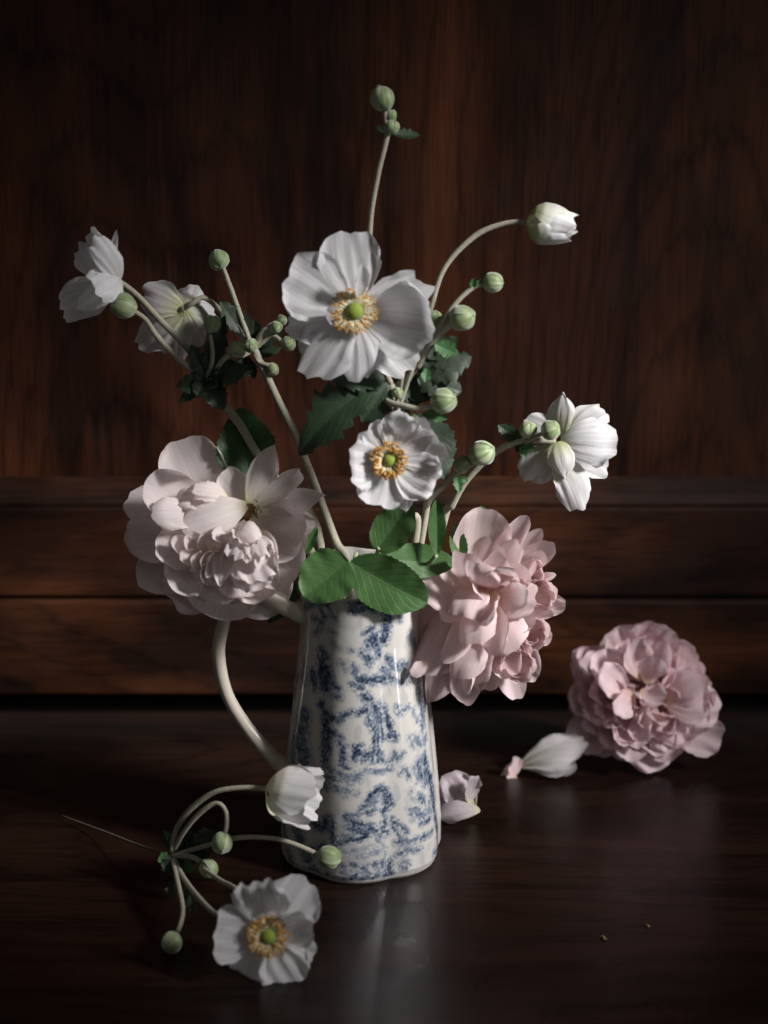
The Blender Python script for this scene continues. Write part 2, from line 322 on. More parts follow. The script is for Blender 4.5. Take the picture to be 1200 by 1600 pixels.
def petal_geo(P0, P1, W, face, cup=.5, bow=.08, curl=0., rec=0., ruff=.05, rf=5, notch=.04, crease=.012, p=1.35, q=.55, w0=.12, skew=0., twist=0., ns=26, nt=21, seed=None):
    seed = nseed() if seed is None else seed; rs = np.random.RandomState(seed)
    a = P1 - P0; L = np.linalg.norm(a); a = a/L
    n = np.asarray(face, float); n = unit(n - a*np.dot(n, a)); b = np.cross(a, n)
    sg = 1 - (1 - np.linspace(0, 1, ns))**1.35; tg = np.sin(np.linspace(-1, 1, nt)*math.pi/2*.92)/math.sin(math.pi/2*.92)
    S, T = np.meshgrid(sg, tg, indexing='ij')
    fan = q <= .62
    if fan:      # broad petal: sides open from the claw, the far margin is an arc, not a point
        e = 1.0 if p < 1.3 else .8
        g = w0 + (1 - w0)*np.sin(math.pi/2*np.minimum(1, S/.78))**e
        wv = W/2*g
        y0 = .50 + .16*rs.rand() - (.12 if p < 1.3 else 0); cap = y0 + (1 - y0)*np.sqrt(np.clip(1 - (.99*np.abs(T))**2.3, 0, 1))
    else:
        wv = W/2*np.maximum(w0*(1 - S)**2 + np.sin(math.pi*np.clip(S, 1e-6, 1)**p)**q, .012); cap = 1.
    side = np.where(T > 0, 1, -1)
    wv = wv*(1 + .06*wob(S*4 + side*2.1, seed + 1) + .018*wob(S*23 + side*5.1, seed + 7))
    sl = S*(1 + notch*S**2*(wob(T*rf*.7, seed + 2, 3) + .16*wob(T*15, seed + 8, 2) - .35*np.exp(-((T - .3*rs.randn())*5)**2)))
    sl = sl*(1 - (1 - cap)*(.25 + .75*S))     # uneven tip, slight notch
    ca = cup*(0.35 + .65*S) + 1e-4
    lat = wv/ca*np.sin(ca*T); z = wv/ca*(1 - np.cos(ca*T))
    z = z - bow*L*4*S*(1 - S)
    z = z - curl*L*S**3
    edge = np.clip((np.maximum(np.abs(T)**1.5*S**.3, S**1.6) - .72)/.28, 0, 1)
    z = z - rec*W*edge**2
    ph = rs.rand()*6.28
    z = z + ruff*W*(S**2)*(.25 + .75*np.abs(T)**1.3)*(np.sin(rf*T*1.7 + ph + S*1.5) + .6*wob(T*rf*2.1 + S*2, seed + 3))
    z = z + .6*ruff*W*wob(S*5 + T*2.2, seed + 4)*np.abs(T)**2*S
    z = z + crease*W*wob(T*13 + .8*S, seed + 5, 3)*np.sin(math.pi*np.clip(S*.95 + .03, 0, 1))
    if twist:
        th = twist*S**1.5; lat, z = lat*np.cos(th) - z*np.sin(th), lat*np.sin(th) + z*np.cos(th)
    V = P0 + a*(L*sl)[..., None] + b*(lat + skew*L*np.sin(math.pi*S*.5)*S)[..., None] + n*z[..., None]
    uv = np.stack([T*.5 + .5, S], -1).reshape(-1, 2)
    return V.reshape(-1, 3), grid_faces(ns, nt), uv
def petal(parent, mat, base, tip, wpx, face=None, name='petal', **kw):
    """base, tip: (px, py, Ycm); wpx: width in photograph pixels"""
    P0, P1 = P(*base), P(*tip)
    fc = TOCAM if face is None else np.array(face, float)
    V, F, uv = petal_geo(P0, P1, wpx*PX, fc, **kw)
    return mesh(name, V, F, M[mat], parent, uv=uv)
def petal3(parent, mat, P0, P1, W, face, name='petal', **kw):
    V, F, uv = petal_geo(np.array(P0), np.array(P1), W, face, **kw)
    return mesh(name, V, F, M[mat], parent, uv=uv)

def leaf(parent, mat, base, tip, wpx, face=None, fold=.35, bow=.06, curl=.0, serr=9, amp=.07, lobe=0., p=.95, q=.75, wave=.04, ns=46, nt=15, skew=0., seed=None):
    seed = nseed() if seed is None else seed
    P0, P1 = P(*base), P(*tip); a = P1 - P0; L = np.linalg.norm(a); a = a/L
    n = TOCAM if face is None else np.array(face, float); n = unit(n - a*np.dot(n, a)); b = np.cross(a, n); W = wpx*PX
    S, T = np.meshgrid(np.linspace(0, 1, ns), np.linspace(-1, 1, nt), indexing='ij')
    wv = W/2*np.maximum(np.sin(math.pi*np.clip(S, 1e-6, 1)**p)**q, .01)
    saw = 1 - ((S*serr + .13*np.sign(T)) % 1.0)
    wv = wv*(1 + amp*(saw - .5)*2*np.abs(T)**3 + .05*wob(S*3 + np.sign(T), seed))
    if lobe: wv = wv*(1 - lobe*(.5 + .5*np.cos(S*2*math.pi*2.4 + .4 + .5*np.sign(T)))*np.abs(T)**2)
    lat = wv*T*math.cos(fold); z = np.abs(wv*T)*math.sin(fold)
    z = z - bow*L*4*S*(1 - S) - curl*L*S**2.5 + wave*W*wob(S*7 + np.sign(T)*2, seed + 1)*np.abs(T)**1.5
    z = z - .005*W*np.cos(2*math.pi*8*(S - .375*np.abs(T)))*np.abs(T)**.5*(1 - np.abs(T))*2
    V = P0 + a*(L*S - .10*wv*np.abs(T)*0)[..., None] + b*(lat + skew*L*S**2)[..., None] + n*z[..., None]
    uv = np.stack([T*.5 + .5, S], -1).reshape(-1, 2)
    return mesh('leaf', V.reshape(-1, 3), grid_faces(ns, nt), M[mat], parent, uv=uv)

def bud(parent, at, rpx, axis=(0, 0, 1), elong=1.08, mat='bud', lunes=3, tw=.5, phase=0.0):
    """a closed bud of overlapping sepals, each one lune whose far edge stands proud of the next"""
    c = P(*at); A = unit(axis); u = unit(np.cross(A, (.37, .21, .9) if abs(A[2]) < .9 else (1, 0, 0))); b = np.cross(A, u)
    V, F, UV = [], [], []; r = rpx*PX; ns, nt = 15, 9; sp = 2*math.pi/lunes*1.35
    for k in range(lunes):
        S, T = np.meshgrid(np.linspace(0.0, 1, ns), np.linspace(0, 1, nt), indexing='ij')
        th = math.pi*(.015 + .97*S); ph = phase + k*2*math.pi/lunes + sp*T + tw*(S - .5)
        rr = r*(.955 + .06*T + .012*np.sin(k*2.3 + S*5))*(1 - .02*np.cos(4*ph))*(1 + .035*np.sin(2*ph + 3*S + phase*5) + .03*np.sin(5*S + 3*ph + phase))
        x = rr*np.sin(th)**.92; h = -rr*np.cos(th)*elong
        pos = c + x[..., None]*(np.cos(ph)[..., None]*u + np.sin(ph)[..., None]*b) + h[..., None]*A
        off = len(V)*ns*nt; V.append(pos.reshape(-1, 3)); F += [tuple(i + off for i in q) for q in grid_faces(ns, nt)]
        UV.append(np.stack([T, S], -1).reshape(-1, 2))
    return mesh('bud', np.vstack(V), F, M[mat], parent, uv=np.vstack(UV))

def blob(c, r, sq=(1, 1, 1), n=10, m=7, frame=None):
    V, F = [], []; E = np.eye(3) if frame is None else frame
    for i in range(m):
        th = math.pi*(i + .02)/(m - .96)
        for j in range(n):
            ph = 2*math.pi*j/n
            d = np.array((math.sin(th)*math.cos(ph)*sq[0], math.sin(th)*math.sin(ph)*sq[1], math.cos(th)*sq[2]))*r
            V.append(c + E.T @ d)
    return V, grid_faces(m, n, True)
def frame_of(n):
    n = unit(n); x = unit(np.cross((0, 0, 1), n) if abs(n[2]) < .95 else (1, 0, 0)); return np.array([x, np.cross(n, x), n])
def centre(parent, at, face, r_p, r_in, r_out, count=120, lift=.30, seed=3):
    """green pistil dome and a ring of stamens; radii in photograph pixels"""
    c = P(*at); E = frame_of(face); rs = np.random.RandomState(seed)
    V, F = blob(c + E[2]*r_p*PX*.55, r_p*PX, (1, 1, .9), 24, 14, E); mesh('pistil', V, F, M['pistil'], parent)
    V, F, MI = [], [], []
    def add(v, f, mi):
        o = len(V); V.extend(v); F.extend(tuple(i + o for i in q) for q in f); MI.extend([mi]*len(f))
    for k in range(count):
        a = 2*math.pi*(k + rs.rand()*.8)/count; rr = r_in + (r_out - r_in)*rs.rand()
        d = np.cos(a)*E[0] + np.sin(a)*E[1]
        p0 = c + d*r_p*.7*PX + E[2]*PX*1.0
        p2 = c + d*rr*PX + E[2]*PX*(r_out*lift*(.5 + .8*rs.rand()) + 4)
        p1 = (p0 + p2)/2 + E[2]*PX*r_out*.10
        v, f = tube([p0, p1, p2], [.75*PX, .6*PX, .5*PX], 5, 3, False); add(v, f, 1)
        fr = frame_of(unit(d*(.5 + rs.rand()) + E[2]*(rs.rand()*1.2 - .2) + np.cross(d, E[2])*(rs.rand() - .5)*1.6))
        v, f = blob(p2, PX*(1.0 + .3*rs.rand()), (1.1, .9, 2.4), 6, 5, fr); add(v, f, 0)
    o = mesh('stamens', V, F, [M['anther'], M['filament']], parent, matidx=MI); o['kind'] = 'stuff'
    return o

def cup_petals(parent, mat, B, A, L, Rm, prof, specs, ragged=.05, seed=50):
    """petals wrapped on a surface of revolution about A from B; specs (azimuth, half-spread, radius factor, length factor)"""
    A = unit(A); E = frame_of(A); ps, pr = zip(*prof)
    for k, (az, hs, rfc, lf) in enumerate(specs):
        ns, nt = 24, 21; S, T = np.meshgrid(1 - (1 - np.linspace(0, 1, ns))**1.3, np.linspace(-1, 1, nt), indexing='ij'); sd = seed + k*11
        wd = (.25 + .75*np.sin(math.pi/2*np.minimum(1, S/.6)))*(1 + .06*wob(S*4 + np.sign(T), sd))
        rho = np.interp(S, ps, pr)*Rm*rfc
        rho = rho + Rm*.05*wob(T*5 + S*2, sd + 2)*S**2 + Rm*.10*(np.abs(T)**3)*S**2*np.sin(T*6 + k)
        ph = R(az) + R(hs)*T*wd + .12*wob(S*3, sd + 5)*S
        ln = L*lf*S*(1 + ragged*.6*S**3*wob(T*4, sd + 3))*(1 - .38*(1 - np.sqrt(np.clip(1 - (.99*np.abs(T))**2.3, 0, 1)))*S)
        V = B + A*ln[..., None] + rho[..., None]*(np.cos(ph)[..., None]*E[0] + np.sin(ph)[..., None]*E[1])
        uv = np.stack([T*.5 + .5, S], -1).reshape(-1, 2)
        mesh('petal', V.reshape(-1, 3), grid_faces(ns, nt), M[mat], parent, uv=uv)

# ------------------------------------------------------------------ jug
XC = P(565, 1330, 0)[0]
_jz = np.array([0.0, .002, .006, .02, .05, .08, .105, .125, .145, .160, .172, .180])
_jr = np.array([.0470, .0488, .0502, .0502, .0478, .0448, .0418, .0394, .0374, .0366, .0367, .0376])
def jr(z): return np.interp(z, _jz, _jr)
def lobe(th, z):
    amp = np.interp(z, [0, .05, .12, .18], [.085, .075, .065, .04])
    v = np.sqrt(np.sin(3*(th - R(22)))**2 + .035)
    return 1 + amp*(v - .75)
def on_jug(px, py):
    Y = -.045
    for _ in range(12):
        q = P(px, py, Y*100); r = jr(q[2]); dx = np.clip(q[0] - XC, -.97*r, .97*r); Y = -math.sqrt(r*r - dx*dx)
    return math.asin(dx/r), q[2]          # th = 0 faces the camera, grows to the right
def rim_z(th):   # th=0 front; the back of the lip and the spout opposite the handle rise
    return .176 + .010*np.clip(-np.cos(th), 0, 1)**1.5 + .010*np.exp(-((np.abs(th - R(110)))/.45)**2) + .0015*np.cos(6*(th - R(22)))
INK = [  # (density, half-width px, [(px, py) ...]) : the toile print
 (1, 7, [(571, 1085)]), (.9, 4, [(565, 1082), (579, 1090)]), (.75, 8, [(583, 1101), (590, 1118), (590, 1134)]), (1, 3, [(573, 1108), (577, 1125), (583, 1138)]), (1, 3, [(600, 1104), (606, 1120), (610, 1134)]),
 (.9, 4, [(574, 1103), (560, 1109), (549, 1107)]), (.8, 4, [(548, 1108), (537, 1114), (528, 1122)]), (.9, 3, [(595, 1100), (596, 1130), (600, 1155)]), (.9, 3.2, [(586, 1142), (585, 1160), (583, 1178), (580, 1192)]),
 (.8, 3, [(592, 1142), (591, 1165), (592, 1190)]), (.95, 5, [(608, 1128), (612, 1140), (611, 1152)]), (.9, 4, [(617, 1143), (619, 1153)]), (.7, 3, [(597, 1178), (596, 1188), (604, 1194), (614, 1190), (618, 1180)]), (.7, 4, [(618, 1178), (622, 1186), (630, 1176)]),
 (.9, 7, [(500, 1100), (505, 1112), (516, 1120)]), (.85, 6, [(517, 1120), (530, 1119)]), (.95, 10, [(508, 1128), (510, 1150), (507, 1170)]), (.9, 6, [(515, 1138), (530, 1148), (536, 1165), (535, 1190)]), (.9, 7, [(505, 1172), (508, 1195)]), (.8, 3, [(535, 1193), (543, 1196)]),
 (.9, 6, [(556, 1168), (566, 1174), (576, 1178)]), (.9, 4, [(551, 1162), (555, 1170), (552, 1182)]), (.8, 3, [(563, 1160), (556, 1163)]), (.7, 3, [(552, 1184), (578, 1184)]),
 (.75, 16, [(474, 1115), (470, 1150), (474, 1185)]), (.6, 10, [(462, 1150), (458, 1190)]), (.6, 5, [(515, 1200), (535, 1208), (562, 1207)]), (.65, 6, [(500, 1213), (528, 1214), (560, 1214)]), (.55, 6, [(496, 1228), (520, 1226), (545, 1233)]), (.6, 4, [(575, 1200), (590, 1205), (612, 1203)]), (.4, 3, [(540, 1240), (560, 1236)]),
 (.75, 9, [(655, 1072), (659, 1100), (660, 1130)]), (.55, 8, [(648, 1150), (656, 1158), (664, 1150)]), (.8, 4, [(622, 1104), (626, 1112)]), (.6, 4, [(638, 1100), (630, 1106)]), (.4, 5, [(645, 1105), (650, 1120)]), (.5, 4, [(640, 1150), (645, 1162)]),
 (.85, 10, [(660, 1180), (664, 1200), (668, 1215)]), (.95, 10, [(672, 1215), (677, 1250), (684, 1290), (688, 1320)]), (.75, 6, [(652, 1185), (655, 1205), (662, 1222)]), (.6, 4, [(628, 1208), (632, 1200), (640, 1212)]), (.7, 7, [(690, 1270), (691, 1300)]), (.5, 5, [(646, 1196), (652, 1215)]),
 (.8, 6, [(655, 1242), (660, 1250)]), (.6, 7, [(648, 1262), (656, 1272), (668, 1266)]), (.75, 5, [(658, 1285), (668, 1280)]), (.5, 5, [(640, 1262), (645, 1278)]), (.4, 6, [(640, 1236), (646, 1246)]), (.5, 5, [(668, 1250), (672, 1265)]),
 (.9, 5, [(568, 1262), (574, 1248), (586, 1236), (600, 1232)]), (.6, 8, [(580, 1255), (590, 1246)]), (.95, 6, [(602, 1234), (603, 1250), (606, 1262)]), (.8, 4, [(610, 1245), (613, 1258)]), (.8, 4, [(572, 1268), (584, 1266)]), (.95, 4, [(601, 1266), (602, 1285), (600, 1300)]), (.85, 3, [(603, 1300), (608, 1306)]), (.7, 3, [(598, 1300), (594, 1312)]), (.7, 3, [(540, 1272), (556, 1270), (568, 1268)]),
 (.9, 5, [(541, 1272), (552, 1282), (553, 1296)]), (.8, 9, [(548, 1290), (562, 1296), (578, 1296)]), (.9, 5, [(560, 1284), (576, 1290), (586, 1298)]), (.9, 4, [(528, 1318), (545, 1310), (566, 1308), (580, 1300)]), (.5, 8, [(538, 1306), (552, 1302)]),
 (.95, 6, [(516, 1276), (519, 1296), (524, 1316)]), (.85, 9, [(490, 1288), (502, 1294), (512, 1282)]), (.8, 7, [(508, 1322), (488, 1330)]), (.7, 10, [(462, 1290), (470, 1320), (478, 1344)]), (.6, 8, [(452, 1330), (460, 1352)]), (.6, 6, [(446, 1290), (450, 1310)]),
 (.8, 2.6, [(614, 1282), (618, 1296), (626, 1310)]), (.8, 2.6, [(618, 1286), (630, 1292), (637, 1299), (633, 1302)]), (.7, 4, [(620, 1318), (640, 1314), (660, 1306), (674, 1297)]), (.8, 4, [(624, 1336), (640, 1328), (654, 1326)]), (.5, 4, [(626, 1322), (636, 1322)]), (.7, 4, [(676, 1332), (690, 1326)]),
 (.35, 5, [(540, 1330), (560, 1326), (580, 1322)]), (.45, 5, [(552, 1325)]), (.4, 6, [(560, 1338), (580, 1334), (596, 1330)]), (.35, 4, [(600, 1320), (604, 1340)]), (.55, 5, [(526, 1350), (538, 1352)]), (.7, 5, [(550, 1348), (556, 1352)]), (.6, 5, [(566, 1356), (574, 1360)]), (.7, 5, [(580, 1350), (586, 1352)]),
 (.75, 4, [(530, 1378), (540, 1374)]), (.75, 5, [(550, 1372), (556, 1366)]), (.8, 5, [(564, 1374), (576, 1366)]), (.8, 4, [(582, 1374), (594, 1366)]), (.6, 5, [(510, 1366), (520, 1372)]), (.6, 5, [(494, 1362), (500, 1368)]), (.5, 5, [(536, 1362), (548, 1360)]), (.6, 6, [(478, 1362), (486, 1358)]),
 (.95, 6, [(600, 1350), (603, 1372)]), (.9, 5, [(610, 1346), (611, 1370)]), (.7, 4, [(628, 1352), (634, 1358)]), (.6, 3, [(640, 1350), (630, 1348)]), (.5, 3, [(652, 1362)]), (.3, 3, [(670, 1356), (678, 1352)]),
 (.95, 8, [(596, 925), (608, 950), (606, 975), (600, 1000)]), (.85, 6, [(548, 938), (565, 932), (588, 934)]), (.8, 6, [(552, 945), (575, 944), (596, 955)]), (.7, 4, [(585, 925), (596, 945)]), (.6, 5, [(618, 948), (624, 962)]), (.7, 4, [(560, 925), (578, 922)]),
 (.95, 4, [(571, 984), (578, 981), (584, 979)]), (1, 9, [(584, 992), (586, 1004)]), (.9, 5, [(576, 998), (574, 1006)]), (.8, 6, [(590, 1010), (594, 1022)]), (.8, 5, [(566, 1014), (575, 1024), (578, 1036)]), (.9, 7, [(560, 1055), (575, 1060), (600, 1062)]), (.8, 6, [(552, 1062), (566, 1070)]), (.7, 5, [(556, 1044), (552, 1034)]), (.5, 4, [(532, 1030), (540, 1038)]),
 (.7, 8, [(606, 1030), (618, 1040), (632, 1034)]), (.7, 6, [(600, 1045), (612, 1060), (626, 1062)]), (.5, 6, [(636, 1046), (640, 1060)]), (.6, 4, [(548, 1008)]), (.4, 3, [(520, 1002), (528, 1006)]), (.35, 3, [(515, 985), (525, 984)]), (.5, 3, [(525, 960)]),
 (1, 12, [(508, 1046), (512, 1062)]), (.95, 9, [(502, 1028), (500, 1060), (506, 1075)]), (.8, 5, [(500, 1014), (508, 1026)]), (.9, 7, [(488, 1050), (490, 1072)]), (.8, 5, [(520, 1066), (530, 1072)]), (.7, 4, [(520, 1084), (532, 1084)]), (.6, 6, [(476, 1030), (474, 1060)]), (.5, 6, [(466, 1050), (462, 1080)]),
 (.6, 6, [(490, 962), (500, 972)]), (.5, 5, [(492, 986), (500, 980)]), (.85, 6, [(476, 940), (492, 938), (510, 944)]), (.7, 4, [(506, 964), (502, 955)]), (.5, 4, [(512, 948), (518, 956)]), (.6, 6, [(640, 985), (648, 1005)]), (.6, 7, [(650, 1040), (655, 1060)]),
]
def build_jug():
    NT, NZ = 620, 430
    th = np.linspace(-math.pi, math.pi, NT, endpoint=False); s = np.linspace(0, 1, NZ)
    TT, SS = np.meshgrid(th, s); ZZ = SS*rim_z(TT)
    zr = ZZ/rim_z(TT)*.178
    RR = jr(zr)*lobe(TT, zr)
    spout = np.exp(-((TT - R(110))/.42)**2)*np.clip((zr - .135)/.045, 0, 1)**2
    RR = RR + .010*spout
    ink = np.zeros_like(TT); halo = np.zeros_like(TT); rs = np.random.RandomState(5)
    U = TT*jr(zr)
    # finely broken edges, as an engraving prints
    wx = .0004*wob(TT*43 + 3*np.sin(ZZ*310), 11, 4) + .0003*wob(ZZ*820 + TT*9, 12, 3); wz = .0004*wob(ZZ*440 + 4*np.sin(TT*27), 13, 4)
    for rep in (0, math.pi):                      # the same transfer repeats on the far side
        for den, hw, pl in INK:
            q = [on_jug(*p) for p in pl]; q = [(((t + rep + math.pi) % (2*math.pi)) - math.pi, z) for t, z in q]
            if len(q) == 1: q = q*2
            dmin = np.full_like(TT, 9.)
            for (t0, z0), (t1, z1) in zip(q[:-1], q[1:]):
                r0 = jr((z0 + z1)/2); ax = ((TT - t0 + math.pi) % (2*math.pi) - math.pi)*r0 + wx; az = zr - z0 + wz
                bx = ((t1 - t0 + math.pi) % (2*math.pi) - math.pi)*r0; bz = z1 - z0
                k = np.clip((ax*bx + az*bz)/max(bx*bx + bz*bz, 1e-9), 0, 1)
                dmin = np.minimum(dmin, np.hypot(ax - k*bx, az - k*bz))
            wpx = hw*PX*.92
            ink = np.maximum(ink, den*(.74*np.clip((wpx*1.0 - dmin)/(wpx*.28), 0, 1) + .26*np.clip((wpx*1.5 - dmin)/(wpx*.5), 0, 1)))
            halo = np.maximum(halo, den*np.clip((wpx*1.3 + .0022 - dmin)/(wpx*.6 + .0012), 0, 1))
    hatch = .5 + .5*np.sin((U*1.0 + ZZ*.8)*4300 + 2.5*wob(ZZ*190 + TT*7, 21)); mott = wob(TT*37 + 2*np.sin(ZZ*330), 22, 4)*.5 + wob(ZZ*410 + 2*np.sin(TT*29), 23, 3)*.5
    fine = wob(TT*97 + 3*np.sin(ZZ*700), 24, 3)*wob(ZZ*1100 + 2*np.sin(TT*70), 25, 3)
    pts = np.stack([U*620, ZZ*620], -1).reshape(-1, 2).tolist(); brk = np.array([mnoise.noise((a, b, 0)) + .8*mnoise.noise((a*.4, b*.4, 5)) + .35*mnoise.noise((a*1.9, b*1.9, 9)) for a, b in pts]).reshape(TT.shape)*.9
    ink = np.clip(ink*(.64 + .10*hatch + .12*mott + .58*brk), 0, 1)
    ink = np.maximum(ink, np.clip(halo*(.34 + .62*brk), 0, .46))
    wash = np.clip(wob(TT*13 + ZZ*60, 31, 4)*wob(ZZ*130 - TT*6, 32, 4)*.5 - .10, 0, .14)
    ink = np.maximum(ink, wash*(.6 + .4*hatch)); ink = ink*np.clip((zr - .0022)/.002, 0, 1)
    outer = np.stack([XC + RR*np.sin(TT), -RR*np.cos(TT), ZZ], -1).reshape(-1, 3)
    V = [outer]; INKV = [ink.ravel()]; F = grid_faces(NZ, NT, True); nr = NZ
    lipz = rim_z(th)
    def ring(r, z, i):
        V.append(np.stack([XC + r*np.sin(th), -r*np.cos(th), z*np.ones(NT)], -1)); INKV.append(np.full(NT, 0.))
    rtop = RR[-1]
    for dr, dz in ((-.0006, .0009), (-.0015, .0012), (-.0024, .0009), (-.0031, 0)): ring(rtop + dr, lipz + dz, 0)
    for kk in range(NZ - 26, 10, -26): ring(RR[kk] - .0033, ZZ[kk], 0)
    ring(np.full(NT, .03), .006, 0); ring(np.full(NT, .0005), .006, 0)
    V = np.vstack(V); F = grid_faces(len(V)//NT, NT, True)
    F = list(F) + [tuple(range(NT))[::-1]]                                   # foot
    inkv = np.concatenate(INKV)
    jug = thing('jug', (XC, 0, 0), 'white fluted pottery jug printed with blue pastoral figures', 'jug')
    body = mesh('body', V, F, M['glaze'], jug)
    ca = body.data.color_attributes.new('ink', 'FLOAT_COLOR', 'POINT')
    ca.data.foreach_set('color', np.stack([inkv, inkv, inkv, np.ones_like(inkv)], -1).astype(np.float32).ravel())
    return jug
m, nt, out = newmat('printed_glaze'); L = nt.links.new
at = N(nt, 'ShaderNodeAttribute', attribute_name='ink')
mp = mapped(nt, 'Object', (60, 60, 60)); nz = N(nt, 'ShaderNodeTexNoise', inp={'Scale': 1.0, 'Detail': 5.0}); L(mp.outputs[0], nz.inputs['Vector'])
gz = mixc(nt, (.46, .435, .405), (.54, .515, .485), nz.outputs[0])
iv = ramp(nt, [(0, (1., 1., 1.)), (.35, (.40, .48, .62)), (.70, (.105, .15, .25)), (1.0, (.028, .045, .095))]); L(at.outputs['Fac'], iv.inputs[0])
c = mixc(nt, gz, iv.outputs[0], 1.0, 'MULTIPLY')
mpb = mapped(nt, 'Object', (90, 90, 30)); nb = N(nt, 'ShaderNodeTexNoise', inp={'Scale': 1.0, 'Detail': 2.0}); L(mpb.outputs[0], nb.inputs['Vector'])
bp = N(nt, 'ShaderNodeBump', inp={'Strength': .05, 'Distance': .0015}); L(nb.outputs[0], bp.inputs['Height'])
pb = N(nt, 'ShaderNodeBsdfPrincipled', inp={'Roughness': .07, 'Specular IOR Level': .7}); L(c, pb.inputs['Base Color']); L(bp.outputs[0], pb.inputs['Normal']); L(pb.outputs[0], out.inputs[0])
M['glaze'] = m
M['handle'] = plain_mat('shaded_plain_glaze', (.38, .33, .275), (.47, .42, .36), 40, .22, .08, .5)  # unprinted glaze, darkened in colour for the shade of the rose above
jug = build_jug()
# handle: a strap from under the lip, out and down to the lower body
hp = [P(482, 962, -1.2), P(452, 952, -1.4), P(400, 930, -1.2), P(362, 945, -.9), P(345, 990, -.7), P(342, 1030, -.7), P(355, 1085, -.7), P(385, 1135, -.8), P(425, 1182, -1.0), P(470, 1222, -1.4)]
V, F = tube(hp, [v*PX for v in (19, 13.5, 11, 10.5, 11, 11, 10.5, 11, 13, 19)], 18, 10)
mesh('handle', V, F, M['handle'], jug)

# ------------------------------------------------------------------ anemones in the jug
TULIP = [(0, .05), (.08, .50), (.2, .80), (.40, 1.0), (.65, .97), (.88, .82), (1, .70)]
def flower(parent, at): return empty('flower', P(*at), parent)

# --- the tall spray in the middle
sp = thing('anemone_spray', P(640, 840, .5), 'tall central spray of white anemones with two open golden-centred flowers', 'flower', 'anemones in the jug')
inj = lambda dx, dy: (0, 0, 0, (XC + dx, dy, .05))
stem(sp, [inj(.004, .002), (648, 850, 0.6), (640, 800, .2), (628, 720, -.2), (616, 650, -.6), (611, 600, -.8)], 7, 5.5)
stem(sp, [(611, 600, -.8), (592, 560, -1.0), (572, 520, -2.0), (555, 490, -2.9)], 5, 4)
stem(sp, [(614, 650, -.6), (603, 668, -1.5), (600, 690, -3.0), (608, 716, -4.6)], 4.5, 4)
stem(sp, [(611, 602, -.8), (592, 540, 0.2), (578, 430, .8), (579, 345, 1.0), (590, 275, .9), (602, 225, .8), (606, 208, .8)], 5.0, 4.0)
stem(sp, [(606, 212, .8), (603, 190, .8), (601, 170, .7)], 4, 3.6)
stem(sp, [(606, 212, .8), (612, 205, .5)], 3, 2.5)
bud(sp, (597, 154, .7), 19, (-.12, -.2, 1), 1.0, phase=2.2)
bud(sp, (611, 181, .9), 9.5, (.3, -.2, 1), 1.0); bud(sp, (613, 198, .3), 11, (.3, -.5, .9), .95, phase=1)
leaf(sp, 'dleaf', (610, 208, .9), (657, 210, 1.2), 22, (0, -.7, .7), serr=5, amp=.2, curl=.05)
leaf(sp, 'dleaf', (606, 208, 1.2), (586, 196, 1.8), 12, (0, -.7, .7), serr=4, amp=.2)
# side branches to the upper right
stem(sp, [(612, 612, -.8), (640, 580, -.6), (660, 540, -.3), (674, 480, .3), (695, 418, .7), (740, 370, .9), (785, 350, .9), (824, 346, .8)], 4.6, 4.2)
hb = flower(sp, (824, 346, .8))
cup_petals(hb, 'half', P(822, 346, .8), (1, -.18, -.10), 74*PX, 33*PX, TULIP, [(20, 75, .93, .98), (140, 72, .95, 1.02), (260, 74, .97, .96), (75, 62, .80, 1.05), (320, 60, .78, 1.04), (200, 62, .80, 1.03)], .10, 61)
cup_petals(hb, 'half_green', P(822, 346, .8), (1, -.18, -.10), 74*PX, 33.6*PX, TULIP, [(232, 60, .99, .80), (110, 62, .985, .92)], .06, 67)
stem(sp, [(640, 590, -.7), (668, 545, -.9), (688, 512, -1.0), (712, 474, -.8), (738, 450, -.7), (757, 443, -.7)], 5, 3.6)
bud(sp, (770, 441, -.7), 16, (1, -.2, .05), 1.02, phase=.6)
leaf(sp, 'mleaf', (738, 452, -.8), (742, 434, -1.0), 12, serr=3, amp=.2); leaf(sp, 'mleaf', (744, 448, -.8), (756, 436, -.8), 9, serr=3, amp=.2)
stem(sp, [(652, 575, -1.0), (672, 540, -1.3), (690, 520, -1.5), (706, 508, -1.6)], 5.5, 4.2)
bud(sp, (722, 497, -1.7), 20.5, (.75, -.5, .25), 1.0, phase=3.4, tw=.5)
bud(sp, (681, 498, -.6), 12.5, (.2, -.4, .6), 1.0)
stem(sp, [(677, 520, -.8), (681, 508, -.6)], 3, 3)
leaf(sp, 'mleaf', (679, 537, -1.6), (716, 553, -1.7), 34, serr=3, amp=.22, lobe=.35, fold=.2)
stem(sp, [(612, 622, -.8), (606, 628, -1.8), (630, 634, -2.4), (652, 638, -2.7), (676, 635, -2.8)], 5.2, 4.4)
bud(sp, (693, 626, -2.9), 20.5, (.75, -.5, .3), 1.0, phase=1.2, tw=.55)
bud(sp, (621, 614, -1.5), 9.5, (0, -.7, .4), 1.0); stem(sp, [(622, 645, -1), (621, 622, -1.4)], 3, 2.5)
bud(sp, (651, 653, -2.6), 10, (-.1, -.6, -.4), 1.0); stem(sp, [(650, 638, -2.6), (651, 646, -2.6)], 3, 3)
stem(sp, [(618, 660, -.7), (626, 610, -.9), (632, 575, -.9), (640, 560, -.8)], 4.5, 3.5); stem(sp, [(622, 640, -.9), (645, 575, -1.1), (652, 560, -1.1)], 4, 3.4)
